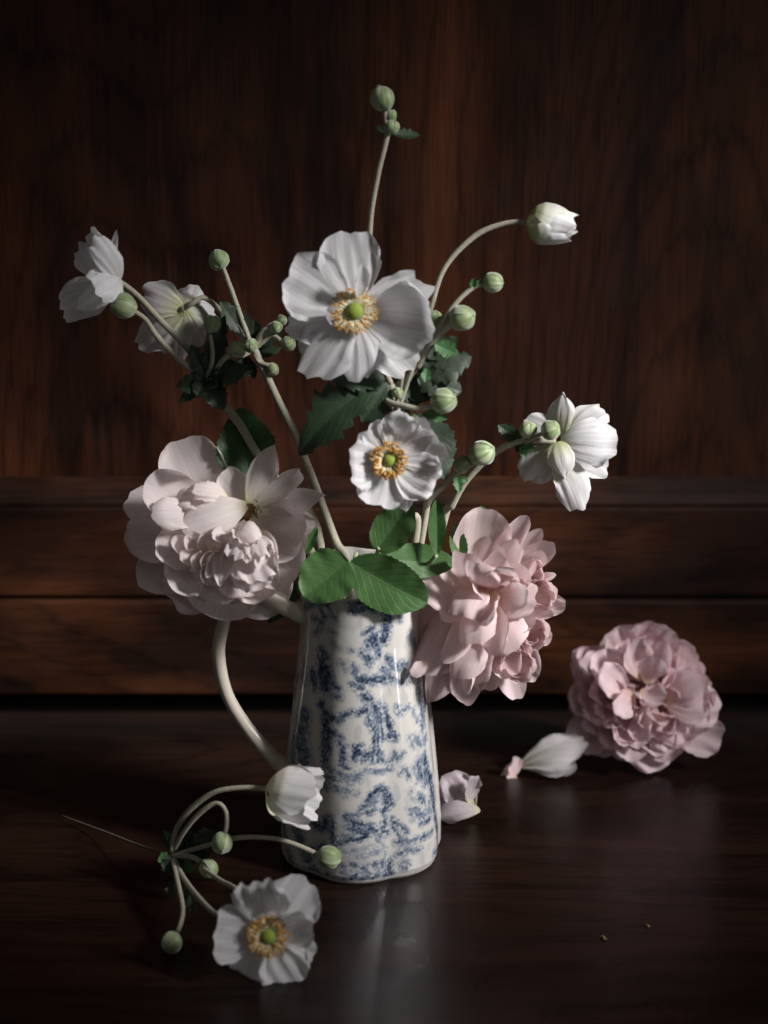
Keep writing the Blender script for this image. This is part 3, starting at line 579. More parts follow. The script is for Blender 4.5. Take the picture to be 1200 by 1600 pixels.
# foliage of the middle spray
leaf(sp, 'dleaf', (600, 590, -1.2), (454, 694, -2.6), 82, (-.15, -1, .55), serr=7, amp=.20, lobe=.14, fold=.25, bow=-.09, skew=-.10, curl=.08, p=1.05)
leaf(sp, 'dleaf', (606, 598, -1.2), (566, 660, -1.8), 60, (.2, -1, .3), serr=5, amp=.2, lobe=.15, fold=.3, bow=-.06)
leaf(sp, 'dleaf', (602, 592, -1.2), (520, 596, -2.0), 44, (-.1, -1, .5), serr=5, amp=.2, fold=.3, bow=-.06)
leaf(sp, 'gleaf', (650, 592, -.2), (738, 556, -.2), 66, (.1, -1, .4), serr=7, amp=.15, lobe=.25, fold=.2, bow=-.1, wave=.09)
leaf(sp, 'gleaf', (652, 590, -.4), (722, 612, -.6), 62, (.2, -1, .3), serr=6, amp=.14, lobe=.2, fold=.25, bow=-.1, wave=.09)
leaf(sp, 'dleaf', (668, 560, -.4), (716, 528, 0), 34, serr=5, amp=.16, fold=.3)
leaf(sp, 'dleaf', (640, 640, -.6), (645, 560, -.2), 66, serr=6, amp=.14, lobe=.25, fold=.2, wave=.10)
leaf(sp, 'dleaf', (638, 620, -.3), (690, 592, -.3), 55, serr=6, amp=.14, lobe=.2, wave=.10)
leaf(sp, 'dleaf', (660, 625, -.1), (668, 570, 0.2), 40, serr=5, amp=.14, lobe=.2, wave=.10)
leaf(sp, 'mleaf', (668, 575, -1.2), (664, 598, -1.5), 20, serr=3, amp=.2, lobe=.3)
leaf(sp, 'gleaf', (660, 646, -1.6), (700, 748, -2.6), 62, (.35, -1, .3), serr=8, amp=.10, fold=.3, bow=-.08, skew=.05, wave=.08)
leaf(sp, 'mleaf', (664, 645, -2.3), (700, 655, -2.6), 24, serr=3, amp=.22, lobe=.35); leaf(sp, 'mleaf', (655, 648, -2.6), (668, 672, -2.8), 18, serr=3, amp=.2)
leaf(sp, 'dleaf', (612, 640, -.6), (640, 668, -.4), 40, serr=5, amp=.14, wave=.1)

# the large open flower
fc = np.array((-.02, -1, .22)); C0 = (554, 487, -3.0)
fl = flower(sp, C0)
def ap(f, mat, base, tip, w, **kw):
    d = dict(p=1.5, q=.40, notch=.07, crease=.02, w0=.22); d.update(kw)
    return petal(f, mat, base, tip, w, **d)
ap(fl, 'white', (556, 472, -2.9), (540, 360, -2.6), 96, cup=.25, bow=.03, ruff=.035, crease=.03, rf=6, face=(.1, -1, 0), notch=.05)
ap(fl, 'white', (536, 498, -2.9), (450, 512, -2.4), 70, cup=.2, bow=.02, ruff=.05, notch=.10, face=(.1, -1, .2))
ap(fl, 'white', (566, 498, -2.9), (648, 580, -2.5), 78, cup=.35, bow=.03, ruff=.04, face=(-.4, -1, .5), p=1.2)
ap(fl, 'white', (566, 480, -2.9), (668, 446, -2.4), 74, cup=.3, bow=.03, ruff=.05, notch=.10, face=(-.1, -1, -.15))
ap(fl, 'white', (568, 490, -3.0), (678, 514, -3.8), 122, cup=.5, bow=.09, ruff=.045, crease=.015, rec=-.12, notch=.06, rf=7, face=(-.5, -1, .1), skew=-.02)
ap(fl, 'white', (540, 480, -3.0), (450, 422, -3.0), 108, cup=.22, bow=-.03, ruff=.04, notch=.06, rec=-.06, face=(-.05, -1, .3))
ap(fl, 'white', (548, 496, -3.05), (478, 584, -3.1), 90, cup=-.2, bow=-.04, ruff=.045, notch=.10, rf=6, face=(-.1, -1, .4))
ap(fl, 'white', (554, 500, -3.1), (557, 594, -3.2), 86, cup=-.35, bow=-.06, ruff=.04, crease=.028, notch=.08, rf=6, face=(0, -1, .45), p=1.2)
ap(fl, 'white', (560, 466, -3.2), (556, 410, -3.9), 26, cup=.9, bow=-.12, curl=-.25, ruff=.03, p=1.9, face=(.5, -1, .2))
ap(fl, 'white', (530, 508, -3.1), (502, 484, -4.0), 22, cup=1.0, bow=.1, curl=-.25, ruff=.05, p=1.3, face=(.7, -.6, .2))
centre(fl, (554, 487, -3.15), fc + np.array((0, 0, .05)), 13.5, 18, 36, 340, .12, 3)

# the smaller, cupped open flower
C1 = (609, 718, -4.8); fl = flower(sp, C1)
ap(fl, 'white', (618, 704, -4.7), (672, 664, -5.0), 58, cup=.5, bow=.10, ruff=.05, face=(-.2, -1, -.1))
ap(fl, 'white', (606, 705, -4.7), (584, 662, -5.3), 60, cup=.6, bow=.12, ruff=.06, rec=.05, face=(.2, -1, -.4))
ap(fl, 'white', (612, 703, -4.75), (632, 648, -5.6), 66, cup=.55, bow=.14, ruff=.07, rec=.10, rf=6, q=.45, face=(0, -1, -.35))
ap(fl, 'white', (618, 735, -4.75), (634, 799, -4.9), 52, cup=.5, bow=.05, ruff=.04, p=1.05, q=.7, face=(-.1, -1, .5))
ap(fl, 'white', (620, 716, -4.75), (694, 700, -5.4), 76, cup=.55, bow=.12, ruff=.06, rf=7, q=.48, face=(-.35, -1, .1))
ap(fl, 'white', (602, 722, -4.8), (549, 716, -5.6), 96, cup=.5, bow=.12, ruff=.05, rec=.06, q=.42, notch=.06, rf=8, face=(.5, -1, .2))
ap(fl, 'white', (605, 730, -4.85), (588, 792, -5.3), 78, cup=.4, bow=.08, ruff=.04, q=.45, rf=6, notch=.05, face=(.2, -1, .5))
ap(fl, 'white', (618, 727, -4.85), (681, 757, -5.7), 84, cup=.6, bow=.14, ruff=.07, rec=.10, q=.45, rf=8, notch=.05, face=(-.4, -1, .35))
centre(fl, (609, 719, -4.95), (-.10, -1, .18), 11, 15, 29, 290, .34, 5)

# --- spray leaning back, seen behind the middle flower
sb = thing('anemone_spray', P(520, 840, 2), 'white anemone spray turned away, its pale flower seen from behind among buds', 'flower', 'anemones in the jug')
stem(sb, [inj(-.006, .006), (545, 905, 1.2), (522, 840, 1.8), (470, 700, 2.8), (432, 620, 3.4), (400, 552, 3.8), (394, 542, 3.8)], 7.2, 6)
stem(sb, [(395, 545, 3.8), (378, 500, 4.0), (362, 455, 4.2), (347, 414, 4.4)], 4.6, 3.8)
bud(sb, (342, 406, 4.6), 17, (-.1, .6, .5), 1.0, phase=.8)
stem(sb, [(394, 545, 3.8), (366, 512, 4.6), (346, 488, 5.0), (330, 472, 5.0), (316, 465, 4.9), (300, 474, 4.8), (287, 484, 5.0)], 5, 4)
for (bx, by, by_, r, mid) in ((432, 511, 3.4, 10, (410, 518)), (451, 537, 3.2, 12, (425, 525)), (426, 577, 3.4, 10.5, (404, 565)), (370, 547, 3.2, 13, (378, 556)), (440, 500, 4.2, 9, (415, 515))):
    stem(sb, [(396, 546, 3.8), (mid[0], mid[1], 3.6), (bx - (6 if bx > 396 else -6), by + (2 if by < 560 else -6), by_)], 4.5, 3.4); bud(sb, (bx, by, by_), r, (.5 if bx > 396 else -.3, -.5, .3), 1.0, phase=bx*.7)
bud(sb, (392, 540, 2.9), 12, (-.1, -.8, .3), 1.05, phase=1.9)
leaf(sb, 'gleaf', (380, 520, 3.9), (344, 470, 3.6), 40, (.1, -.8, .6), serr=5, amp=.14, lobe=.2, wave=.08)
leaf(sb, 'gleaf', (392, 525, 3.8), (372, 482, 4.2), 26, serr=5, amp=.14)
leaf(sb, 'dleaf', (392, 550, 4.1), (398, 500, 4.6), 36, serr=5, amp=.14)
leaf(sb, 'dleaf', (400, 548, 4.0), (445, 505, 4.4), 24, serr=5, amp=.14); leaf(sb, 'dleaf', (398, 556, 4.0), (440, 543, 4.4), 20, serr=5, amp=.14)
leaf(sb, 'dleaf', (385, 555, 4.1), (378, 590, 3.8), 36, serr=5, amp=.14); leaf(sb, 'gleaf', (388, 560, 4.1), (398, 592, 3.9), 20, serr=5, amp=.14)
fl = flower(sb, (287, 484, 5.0)); bf = (-.1, -1, .4)
ap(fl, 'white_back', (287, 484, 5.0), (268, 562, 5.6), 60, cup=-.5, bow=-.10, ruff=.05, face=bf)
ap(fl, 'white_back', (287, 484, 5.1), (300, 446, 6.6), 58, cup=-.6, bow=-.12, ruff=.05, face=(0, -1, 1))
ap(fl, 'white_back', (286, 484, 5.1), (222, 456, 6.0), 70, cup=-.55, bow=-.12, ruff=.04, face=bf)
ap(fl, 'white_back', (286, 485, 5.0), (218, 540, 5.8), 66, cup=-.5, bow=-.10, ruff=.05, rec=-.05, face=bf)
ap(fl, 'white_back', (288, 484, 5.0), (336, 488, 6.2), 60, cup=-.6, bow=-.14, ruff=.05, face=(.4, -1, .5))
ap(fl, 'white_back', (288, 485, 4.9), (304, 545, 5.4), 52, cup=-.6, bow=-.10, ruff=.04, face=bf)
bud(fl, (287, 484, 5.0), 7, (0, .8, .1), .6)

# --- spray on the far left, flower in profile
sa = thing('anemone_spray', P(405, 715, 1), 'white anemone in profile facing away from the bouquet, with a fat green bud beneath', 'flower', 'anemones in the jug')
stem(sa, [inj(-.014, 0), (500, 850, .9), (452, 775, 1.2), (405, 713, 1.2), (375, 664, 1.2), (346, 628, 1.2), (322, 592, 1.2)], 7.5, 6.5)
stem(sa, [(322, 594, 1.2), (296, 548, 1.2), (250, 500, 1.4), (215, 462, 1.5), (187, 440, 1.6)], 5.5, 4.6)
stem(sa, [(318, 590, 1.2), (280, 562, .6), (245, 525, .4), (228, 500, .3), (211, 487, .2)], 5, 4)
bud(sa, (193, 478, .1), 21, (-.8, -.4, .3), 1.0, phase=2.8, tw=.5); bud(sa, (190, 456, 1.9), 12, (-.4, 0, .6), 1.0)
stem(sa, [(322, 590, 1.1), (332, 560, .6), (328, 520, .5)], 4.2, 3.4); bud(sa, (332, 506, .5), 14, (.1, -.4, .9), 1.0, phase=.5)
stem(sa, [(330, 590, 1.1), (346, 565, .5), (360, 552, .3)], 4.6, 3.6); bud(sa, (369, 546, .1), 13, (.6, -.6, .3), 1.0, phase=4.2)
for b_, t_, w_ in (((325, 592, 1), (352, 492, .6), 36), ((322, 594, 1), (276, 606, .4), 34), ((324, 592, 1), (298, 538, .8), 32), ((326, 594, .9), (350, 640, .2), 40), ((322, 596, .9), (306, 622, .2), 30), ((330, 590, 1), (388, 574, .7), 42), ((326, 588, 1.2), (362, 560, 1.4), 36), ((320, 596, 1), (280, 630, .6), 22), ((330, 596, .9), (342, 600, .1), 30)):
    leaf(sa, 'dleaf', b_, t_, w_, serr=5, amp=.15, fold=.3, wave=.1, bow=-.05)
fl = flower(sa, (186, 438, 1.6)); lf = (-.5, -1, .1)
ap(fl, 'white', (182, 434, 2.6), (118, 388, 3.2), 56, cup=.5, bow=.06, ruff=.06, face=(-.6, -.8, 0), notch=.07)
ap(fl, 'white', (184, 432, 2.4), (146, 356, 2.4), 54, cup=.6, bow=.08, ruff=.06, face=(-.9, -.5, .3), notch=.07)
ap(fl, 'white', (187, 436, 1.9), (183, 362, 1.2), 30, cup=.6, bow=-.14, ruff=.04, face=(-.9, -.35, 0), p=1.2)
ap(fl, 'white', (182, 438, 1.7), (95, 488, 1.6), 72, cup=.55, bow=.05, ruff=.05, face=(-.3, -1, .3), notch=.07, p=1.2)
ap(fl, 'white', (184, 440, 1.4), (122, 486, .6), 44, cup=.5, bow=.02, ruff=.05, face=(-.2, -.6, .8), p=1.2)
ap(fl, 'white', (187, 438, 1.3), (148, 372, -.6), 46, cup=-.5, bow=-.12, ruff=.07, face=(.4, -1, .3), notch=.08, rf=7)
ap(fl, 'white', (188, 434, 1.2), (148, 452, -1.2), 62, cup=-.5, bow=-.10, ruff=.07, face=(.3, -1, .4), notch=.06, rf=7)

# --- spray to the right
sr = thing('anemone_spray', P(680, 830, 1), 'white anemone on an arching stem, seen from behind with a creamy inner petal', 'flower', 'anemones in the jug')
stem(sr, [inj(.012, .004), (660, 835, 1.2), (668, 786, .8), (692, 760, .4), (716, 738, 0), (742, 722, -.4)], 6, 4.6)
stem(sr, [inj(.016, .008), (690, 830, 1.8), (706, 790, 1.4), (728, 752, 1.2), (760, 718, 1.0), (788, 698, .8), (814, 690, .6), (840, 688, .4), (868, 690, .4)], 6, 5)
bud(sr, (753, 708, -.6), 21, (.7, -.4, .5), 1.0, phase=5.0, tw=.5)
stem(sr, [(714, 752, .2), (712, 742, 0), (718, 732, -.2)], 3.4, 3); bud(sr, (722, 726, -.2), 13, (.5, -.4, .6), 1.25, phase=.4)
stem(sr, [(816, 690, .6), (820, 682, .3)], 4, 3); bud(sr, (825, 671, 0), 14, (.2, -.5, .8), 1.0, phase=1.0); bud(sr, (860, 672, -.6), 16, (.5, -.6, .4), 1.0, phase=2.0)
stem(sr, [(820, 692, .5), (842, 680, -.2), (852, 676, -.5)], 4, 3)
for b_, t_, w_, m_ in (((814, 688, .6), (778, 664, 1.0), 26, 'dleaf'), ((816, 692, .5), (820, 716, .2), 16, 'mleaf'), ((818, 690, .4), (834, 704, 0), 16, 'mleaf'), ((714, 740, 0), (718, 770, -.4), 16, 'mleaf'), ((714, 745, .2), (732, 752, .2), 12, 'mleaf'), ((814, 694, .6), (806, 706, .4), 14, 'dleaf')):
    leaf(sr, m_, b_, t_, w_, serr=4, amp=.2, fold=.3)
fl = flower(sr, (870, 690, .4)); bf = (-.25, -1, .3)
ap(fl, 'white_back', (872, 684, .9), (824, 652, 1.6), 46, cup=-.3, bow=-.06, face=bf)
ap(fl, 'white_back', (874, 682, .7), (880, 614, 1.4), 48, cup=-.6, bow=-.12, face=(-.7, -1, .1), p=1.1, q=.7)
ap(fl, 'white_back', (882, 682, .9), (948, 640, 1.2), 52, cup=.5, bow=-.14, ruff=.08, rec=.1, face=(0, -.6, .8))
ap(fl, 'white_back', (880, 700, .9), (950, 736, 1.3), 54, cup=.4, bow=-.06, ruff=.05, face=(0, -1, .2))
ap(fl, 'white', (876, 690, .4), (964, 694, -.2), 84, cup=-.7, bow=-.16, ruff=.05, rec=-.06, q=.5, face=(0, -1, .35))
ap(fl, 'white_back', (868, 698, .6), (818, 748, .8), 62, cup=-.3, bow=-.06, ruff=.05, q=.5, face=bf)
ap(fl, 'white_back', (870, 705, .4), (910, 794, -.2), 58, cup=-.4, bow=-.10, ruff=.05, q=.5, face=(0, -1, .3))
ap(fl, 'white_back', (872, 690, .2), (884, 746, -.4), 52, cup=-1.25, bow=-.22, ruff=.02, p=1.05, q=.75, face=(-.1, -1, .1))

# ------------------------------------------------------------------ roses in the jug
# --- pale rose on the left, its petals falling open
rl = thing('rose', P(470, 900, 0), 'overblown pale blush rose with loose star petals above the jug handle', 'rose', 'roses')
stem(rl, [inj(-.018, -.004), (490, 880, .2), (455, 860, .4), (415, 840, .2), (390, 825, 0)], 7, 7, 'gstem')
leaf(rl, 'rleaf_dark', (392, 760, .8), (376, 636, 1.6), 100, (.2, -1, .2), serr=12, amp=.05, fold=.3, p=.9)
leaf(rl, 'rleaf_dark', (450, 890, .2), (420, 974, -.2), 62, (.2, -1, .2), serr=10, amp=.05, fold=.3, p=.9)
leaf(rl, 'rleaf', (474, 868, -.4), (496, 824, -.4), 18, serr=8, amp=.05, p=.9); leaf(rl, 'rleaf_dark', (440, 760, .6), (416, 742, .4), 14, serr=6, amp=.05)
B = lambda base, tip, w, mat='blush', **kw: petal(rl, mat, base, tip, w, **kw)
kb = dict(ruff=.03, crease=.006, notch=.03, rf=4)
def rb(base, tip, w, **kw):
    d = dict(kb); d.update(kw); return B(base, tip, w, **d)
# outer guard petals, back to front
rb((350, 830, 0), (196, 778, 0.2), 84, cup=.3, bow=.02, q=.5)
rb((350, 840, -.2), (192, 838, -.6), 86, cup=.3, bow=.04, q=.5)
rb((360, 850, -.2), (214, 902, -.8), 96, cup=.4, bow=.06, q=.5)
rb((360, 860, -.3), (268, 944, -1.2), 100, cup=.4, bow=.08, q=.5)
rb((375, 850, -.2), (424, 962, -1.4), 124, cup=.5, bow=.08, q=.48, face=(-.1, -1, .2))
rb((365, 860, -.5), (338, 966, -1.8), 128, cup=.5, bow=.08, q=.48)
rb((390, 830, 0), (476, 872, -1.2), 120, cup=.6, bow=.06, q=.48, face=(-.3, -1, .1))
rb((334, 812, .2), (280, 684, .6), 112, cup=.45, bow=.06, q=.45, face=(.15, -1, -.1), p=1.5)
rb((322, 806, -1.0), (226, 752, -2.0), 92, cup=.9, bow=.14, q=.48, face=(.45, -1, .15), curl=-.05)
rb((318, 812, -1.6), (240, 800, -3.4), 62, cup=.5, bow=-.06, rec=.12, q=.5, face=(.2, -.7, .8))
# right bowl
rb((392, 808, -1.0), (478, 846, -2.8), 112, cup=.8, bow=.16, q=.45, face=(-.35, -1, .25), curl=-.05)
rb((390, 830, -1.2), (462, 906, -2.8), 100, cup=.7, bow=.14, q=.45, face=(-.25, -1, .45))
# star of narrow petals
rb((384, 786, -.6), (350, 734, -.2), 48, cup=.35, q=.42, p=1.5, w0=.3, face=(0, -1, .1))
rb((390, 786, -.8), (430, 694, -1.2), 46, cup=.5, twist=.7, p=1.1, q=.8, w0=.25, face=(.2, -1, .1))
rb((396, 790, -.9), (474, 738, -1.6), 36, cup=.6, p=1.4, q=.5, w0=.3, face=(-.2, -1, .5))
rb((398, 794, -1.0), (506, 774, -2.0), 44, cup=.6, p=1.15, q=.7, w0=.3, face=(-.1, -1, .5))
rb((404, 800, -.8), (492, 822, -1.4), 50, cup=.4, p=1.5, q=.5, face=(-.1, -1, .4))
# upper left inner
rb((390, 788, -1.4), (284, 826, -3.2), 66, cup=-.6, bow=-.12, q=.5, p=1.2, face=(.1, -1, .55))
rb((352, 780, -1.2), (276, 782, -2.2), 48, cup=.7, bow=-.08, rec=.14, ruff=.12, rf=7, q=.5, face=(.1, -.8, .6))
rb((356, 778, -1.4), (302, 764, -2.4), 40, cup=-.8, bow=-.12, ruff=.14, rf=8, q=.5, face=(0, -.8, .6))
rb((350, 782, -1.2), (318, 758, -1.8), 34, cup=-.6, ruff=.14, rf=7, face=(.2, -.8, .6))
# left rosette
rb((325, 872, -2.2), (243, 846, -3.6), 74, cup=1.0, bow=.14, q=.45, face=(.5, -1, .1), rec=.06)
rb((322, 880, -2.4), (262, 908, -3.6), 88, cup=.7, bow=.14, q=.45, face=(.2, -1, .5))
for (bx, by, tx, ty, w_, yo) in ((318, 872, 270, 842, 36, -4.0), (322, 868, 292, 836, 36, -3.8), (328, 868, 318, 834, 36, -3.6), (326, 882, 300, 872, 34, -4.4), (330, 884, 322, 866, 34, -4.6), (334, 888, 342, 862, 30, -4.5), (330, 892, 316, 902, 40, -4.4), (336, 890, 350, 896, 40, -4.2), (322, 878, 282, 866, 30, -4.3)):
    rb((bx, by, -2.6), (tx, ty, yo), w_, cup=.8, bow=.16, ruff=.04, notch=.02, rec=.06, q=.48, face=(.35, -1, .2 + (tx > 330)*-.3))
# middle: pointed and crumpled petals
rb((372, 826, -2.2), (346, 852, -4.2), 46, cup=-.8, q=.5, face=(-.5, -.8, .4), ruff=.08)
rb((370, 832, -2.4), (332, 838, -4.0), 34, cup=.6, q=.6, face=(.3, -.8, .5))
rb((378, 834, -2.4), (344, 916, -4.8), 54, cup=.8, bow=-.05, p=1.0, q=.85, face=(-.5, -1, .3))
rb((372, 846, -2.4), (322, 902, -4.4), 46, cup=.6, p=1.0, q=.8, face=(.3, -1, .4))
rb((382, 846, -2.4), (366, 906, -4.5), 26, cup=1.0, p=1.0, q=.8, face=(.6, -1, .2))
rb((394, 838, -2.4), (368, 872, -5.2), 78, cup=-.55, bow=-.14, ruff=.16, rf=9, q=.36, p=1.7, face=(-.1, -1, .8), notch=.08)
rb((396, 836, -2.6), (404, 868, -5.3), 62, cup=-.5, bow=-.12, ruff=.14, rf=8, q=.4, p=1.6, face=(.1, -1, .8), notch=.08)
rb((392, 832, -2.6), (378, 848, -4.8), 56, cup=.6, ruff=.12, rf=7, q=.4, face=(0, -1, .4))
rb((396, 830, -2.4), (432, 892, -4.6), 56, cup=.8, bow=.08, rec=.06, p=1.1, q=.7, face=(-.6, -1, .2))
rb((390, 856, -3.0), (410, 908, -4.8), 80, cup=.6, bow=-.08, ruff=.09, rf=7, q=.42, face=(0, -1, .6))
rb((390, 866, -2.8), (408, 922, -4.4), 74, cup=.6, bow=-.02, ruff=.07, rf=6, q=.42, face=(-.2, -1, .4))
rb((374, 828, -2.8), (404, 842, -4.2), 40, cup=-.9, bow=-.34, twist=.5, q=.6, face=(0, -.9, .6))
rb((380, 812, -1.8), (372, 838, -3.2), 26, cup=-.6, bow=-.1, ruff=.1, face=(-.4, -1, .1))
# stacked lower rows
rb((350, 880, -1.8), (318, 936, -3.0), 96, cup=.6, bow=.06, q=.42, ruff=.05, face=(.1, -1, .4))
rb((356, 882, -2.2), (348, 918, -3.8), 110, cup=.55, bow=.02, q=.40, ruff=.06, rf=7, face=(0, -1, .7))
rb((360, 884, -2.4), (340, 908, -4.2), 70, cup=.5, q=.42, ruff=.06, rf=6, face=(.1, -1, .7))
rb((376, 880, -1.8), (382, 934, -3.2), 88, cup=.6, bow=.06, q=.42, ruff=.04, face=(-.1, -1, .4))
rb((392, 884, -1.6), (416, 938, -2.8), 84, cup=.6, bow=.08, q=.45, face=(-.2, -1, .4))
rb((350, 880, -1.2), (288, 912, -2.4), 90, cup=.6, bow=.08, q=.45, face=(.2, -1, .3))
# dry stamens
V, F = [], []
rs = np.random.RandomState(4); c0 = P(391, 794, -1.3)
for k in range(46):
    d = unit(np.array((rs.randn()*.7, -1.0, rs.randn()*.7 + .1))); l = (7 + 6*rs.rand())*PX; off = np.array((rs.randn(), 0, rs.randn()))*5*PX
    v, f = tube([c0 + off, c0 + off + d*l*.6, c0 + off + d*l + np.array((0, 0, -.0006))], [.8*PX, .7*PX, 1.6*PX], 5, 2); o = len(V); V.extend(v); F += [tuple(i + o for i in q) for q in f]
o = mesh('stamens', V, F, M['brown'], rl); o['kind'] = 'stuff'
v, f = blob(P(391, 800, -.4), 13*PX, (1.2, 1, 1)); mesh('receptacle', v, f, M['brown'], rl)
v, f = blob(P(360, 845, .9), 26*PX, (1.2, .5, 1.1)); mesh('calyx', v, f, M['gstem'], rl)

# --- pink rose on the right, drooping over the jug's lip
rr_ = thing('rose', P(720, 900, 0), 'full pink rose drooping sideways over the spout of the jug', 'rose', 'roses')
stem(rr_, [inj(.02, -.002), (668, 900, .2), (700, 905, .4), (722, 925, .2), (735, 940, -.2)], 7, 8, 'gstem')
leaf(rr_, 'rleaf', (722, 885, .6), (710, 815, .8), 30, serr=9, amp=.05, p=.9); leaf(rr_, 'rleaf', (760, 830, 1.4), (752, 790, 1.6), 40, serr=9, amp=.05, p=.9)
leaf(rr_, 'mleaf', (800, 990, .4), (838, 1014, .2), 16, serr=6, amp=.05)
kp = dict(ruff=.035, crease=.006, notch=.03, rf=4)
def rp_(base, tip, w, **kw):
    d = dict(kp); d.update(kw); return petal(rr_, d.pop('mat', 'pink'), base, tip, w, **d)
HB = (752, 945)
# back guards
rp_((742, 900, .6), (762, 794, .4), 96, cup=.6, bow=.08, q=.42, face=(-.1, -1, .2), rec=.03)
rp_((760, 900, .6), (824, 806, .2), 40, cup=.4, q=.5, w0=.4)
rp_((770, 910, .6), (868, 850, -.2), 42, cup=.4, q=.6, w0=.4)
rp_((772, 905, .8), (846, 828, .4), 34, cup=.4, q=.6, w0=.4)
rp_((730, 945, 0), (655, 975, -.8), 60, cup=.5, bow=.05, q=.5)
rp_((700, 985, -.4), (613, 1018, -1.6), 62, cup=.4, bow=-.04, q=.42, face=(-.4, -1, .2))
rp_((735, 960, 0), (672, 1096, -1.8), 66, cup=.6, bow=.02, p=1.15, q=.65, face=(.1, -1, .3))
rp_((745, 965, 0), (722, 1100, -1.8), 62, cup=.6, bow=.02, p=1.3, q=.5, face=(0, -1, .3))
rp_((755, 965, 0), (762, 1082, -1.6), 62, cup=.6, bow=.04, q=.5, face=(0, -1, .3))
rp_((770, 970, .2), (808, 1092, -1.4), 54, cup=.5, bow=.02, p=1.3, q=.55, face=(0, -1, .4))
rp_((780, 970, .4), (838, 1060, -1.2), 60, cup=.6, bow=.08, q=.45, face=(-.2, -1, .2))
rp_((780, 950, .4), (856, 1000, -1.0), 46, cup=.5, bow=.04, q=.5)
rp_((780, 935, .4), (884, 946, -1.0), 44, cup=.5, bow=.02, p=1.9, q=.5)
# left lobes, lit along the rolled margin
rp_((748, 925, -.4), (664, 930, -2.6), 104, cup=.7, bow=.04, q=.45, rec=.08, face=(-.55, -1, .55), skew=.08)
rp_((745, 945, -.6), (650, 1046, -3.0), 88, cup=-.55, bow=-.10, q=.48, face=(-.7, -1, .4), curl=.06)
rp_((668, 1035, -3.0), (643, 1056, -3.5), 26, cup=.8, bow=-.1, q=.5, face=(0, -.8, .6))
rp_((742, 925, -1.0), (724, 862, -3.0), 62, cup=-.5, bow=-.08, q=.45, face=(-.5, -1, .5))
rp_((745, 915, -.8), (776, 848, -2.4), 72, cup=-.4, bow=-.08, q=.42, ruff=.05, face=(-.25, -1, .5))
rp_((748, 925, -1.4), (786, 868, -3.2), 48, cup=-.6, bow=-.08, q=.42, face=(-.5, -1, .4))
rp_((745, 930, -1.2), (738, 915, -3.6), 58, cup=-.5, q=.42, face=(-.3, -1, .5))
rp_((770, 905, -.8), (812, 848, -2.4), 44, cup=.5, q=.5, w0=.3, face=(-.2, -1, .4))
rp_((772, 915, -.6), (856, 866, -1.8), 38, cup=.5, q=.55, w0=.3, face=(-.1, -1, .5))
rp_((748, 945, -1.2), (688, 968, -3.4), 40, cup=.9, bow=-.08, p=1.1, q=.6, face=(-.4, -1, .5))
rp_((758, 930, -1.6), (694, 1034, -3.8), 52, cup=-.6, bow=-.06, p=1.1, q=.6, rec=.05, face=(-.6, -1, .35))
rp_((752, 940, -1.0), (684, 1016, -2.8), 62, cup=-.4, bow=-.06, q=.5, face=(-.6, -1, .2))
rp_((752, 960, -1.0), (730, 1086, -3.2), 40, cup=1.1, p=1.1, q=.6, face=(-.9, -.7, .1))
rp_((758, 955, -1.0), (752, 1070, -3.2), 60, cup=.8, bow=.02, p=1.2, q=.5, face=(-.7, -1, .1))
rp_((764, 955, -1.2), (762, 1040, -3.4), 56, cup=.9, bow=.02, p=1.2, q=.5, face=(-.8, -1, .1))
# cream throat and heart
rp_((756, 930, -1.6), (796, 882, -3.2), 50, cup=.6, bow=.04, q=.42, face=(-.3, -1, .1))
rp_((760, 935, -1.6), (826, 888, -3.0), 56, cup=.7, bow=.08, q=.42, ruff=.06, face=(-.1, -1, .3))
rp_((760, 945, -2.0), (838, 930, -3.2), 66, cup=-.4, bow=-.10, q=.40, ruff=.05, notch=.08, face=(0, -1, .3))
rp_((764, 956, -2.0), (812, 1012, -3.6), 72, cup=-.5, bow=-.08, q=.42, ruff=.03, face=(0, -1, .25))
rp_((756, 925, -2.4), (748, 972, -4.0), 24, cup=.8, p=1.0, q=.8, face=(-.4, -1, .4))
rp_((768, 960, -1.4), (838, 968, -3.0), 60, cup=.5, bow=.06, q=.42, ruff=.08, face=(-.1, -1, .3))
rp_((774, 980, -1.2), (800, 1060, -3.2), 62, cup=.6, bow=.06, q=.45, face=(-.2, -1, .3))
rp_((776, 978, -1.0), (824, 1046, -2.6), 52, cup=.7, bow=.06, q=.45, face=(-.3, -1, .3))
rs = np.random.RandomState(12)
for cx, cy, rad, cnt, yy in ((842, 930, 26, 9, -2.0), (832, 986, 26, 10, -2.2), (812, 1036, 30, 11, -2.6), (832, 896, 22, 7, -1.6)):
    for k in range(cnt):
        a_ = 2*math.pi*k/cnt + rs.rand()*.7; rad_ = rad*(.55 + .5*rs.rand())
        rp_((cx - 10 + 6*math.cos(a_), cy + 6*math.sin(a_), yy + 1.4), (cx + rad_*math.cos(a_), cy + rad_*math.sin(a_), yy - .9*rs.rand()), 26 + 16*rs.rand(), cup=.8, bow=.12, q=.45, ruff=.05, rf=5, notch=.02, rec=.06, face=(-.6*math.cos(a_), -1, .6*math.sin(a_)))
rp_((850, 946, -1.4), (884, 948, -2.0), 26, cup=.5, q=.42, p=1.9); rp_((846, 912, -1.4), (868, 900, -2.2), 22, cup=1.0, bow=-.2, face=(0, -.6, .8)); rp_((838, 990, -1.4), (862, 1000, -1.8), 28, cup=.6, q=.45)
rp_((756, 918, -1.6), (716, 958, -4.2), 70, cup=-.55, bow=-.14, q=.42, rec=.08, face=(-.6, -1, .35))
rp_((764, 918, -2.0), (746, 884, -4.2), 60, cup=-.5, bow=-.12, q=.42, rec=.08, face=(-.4, -1, .5))
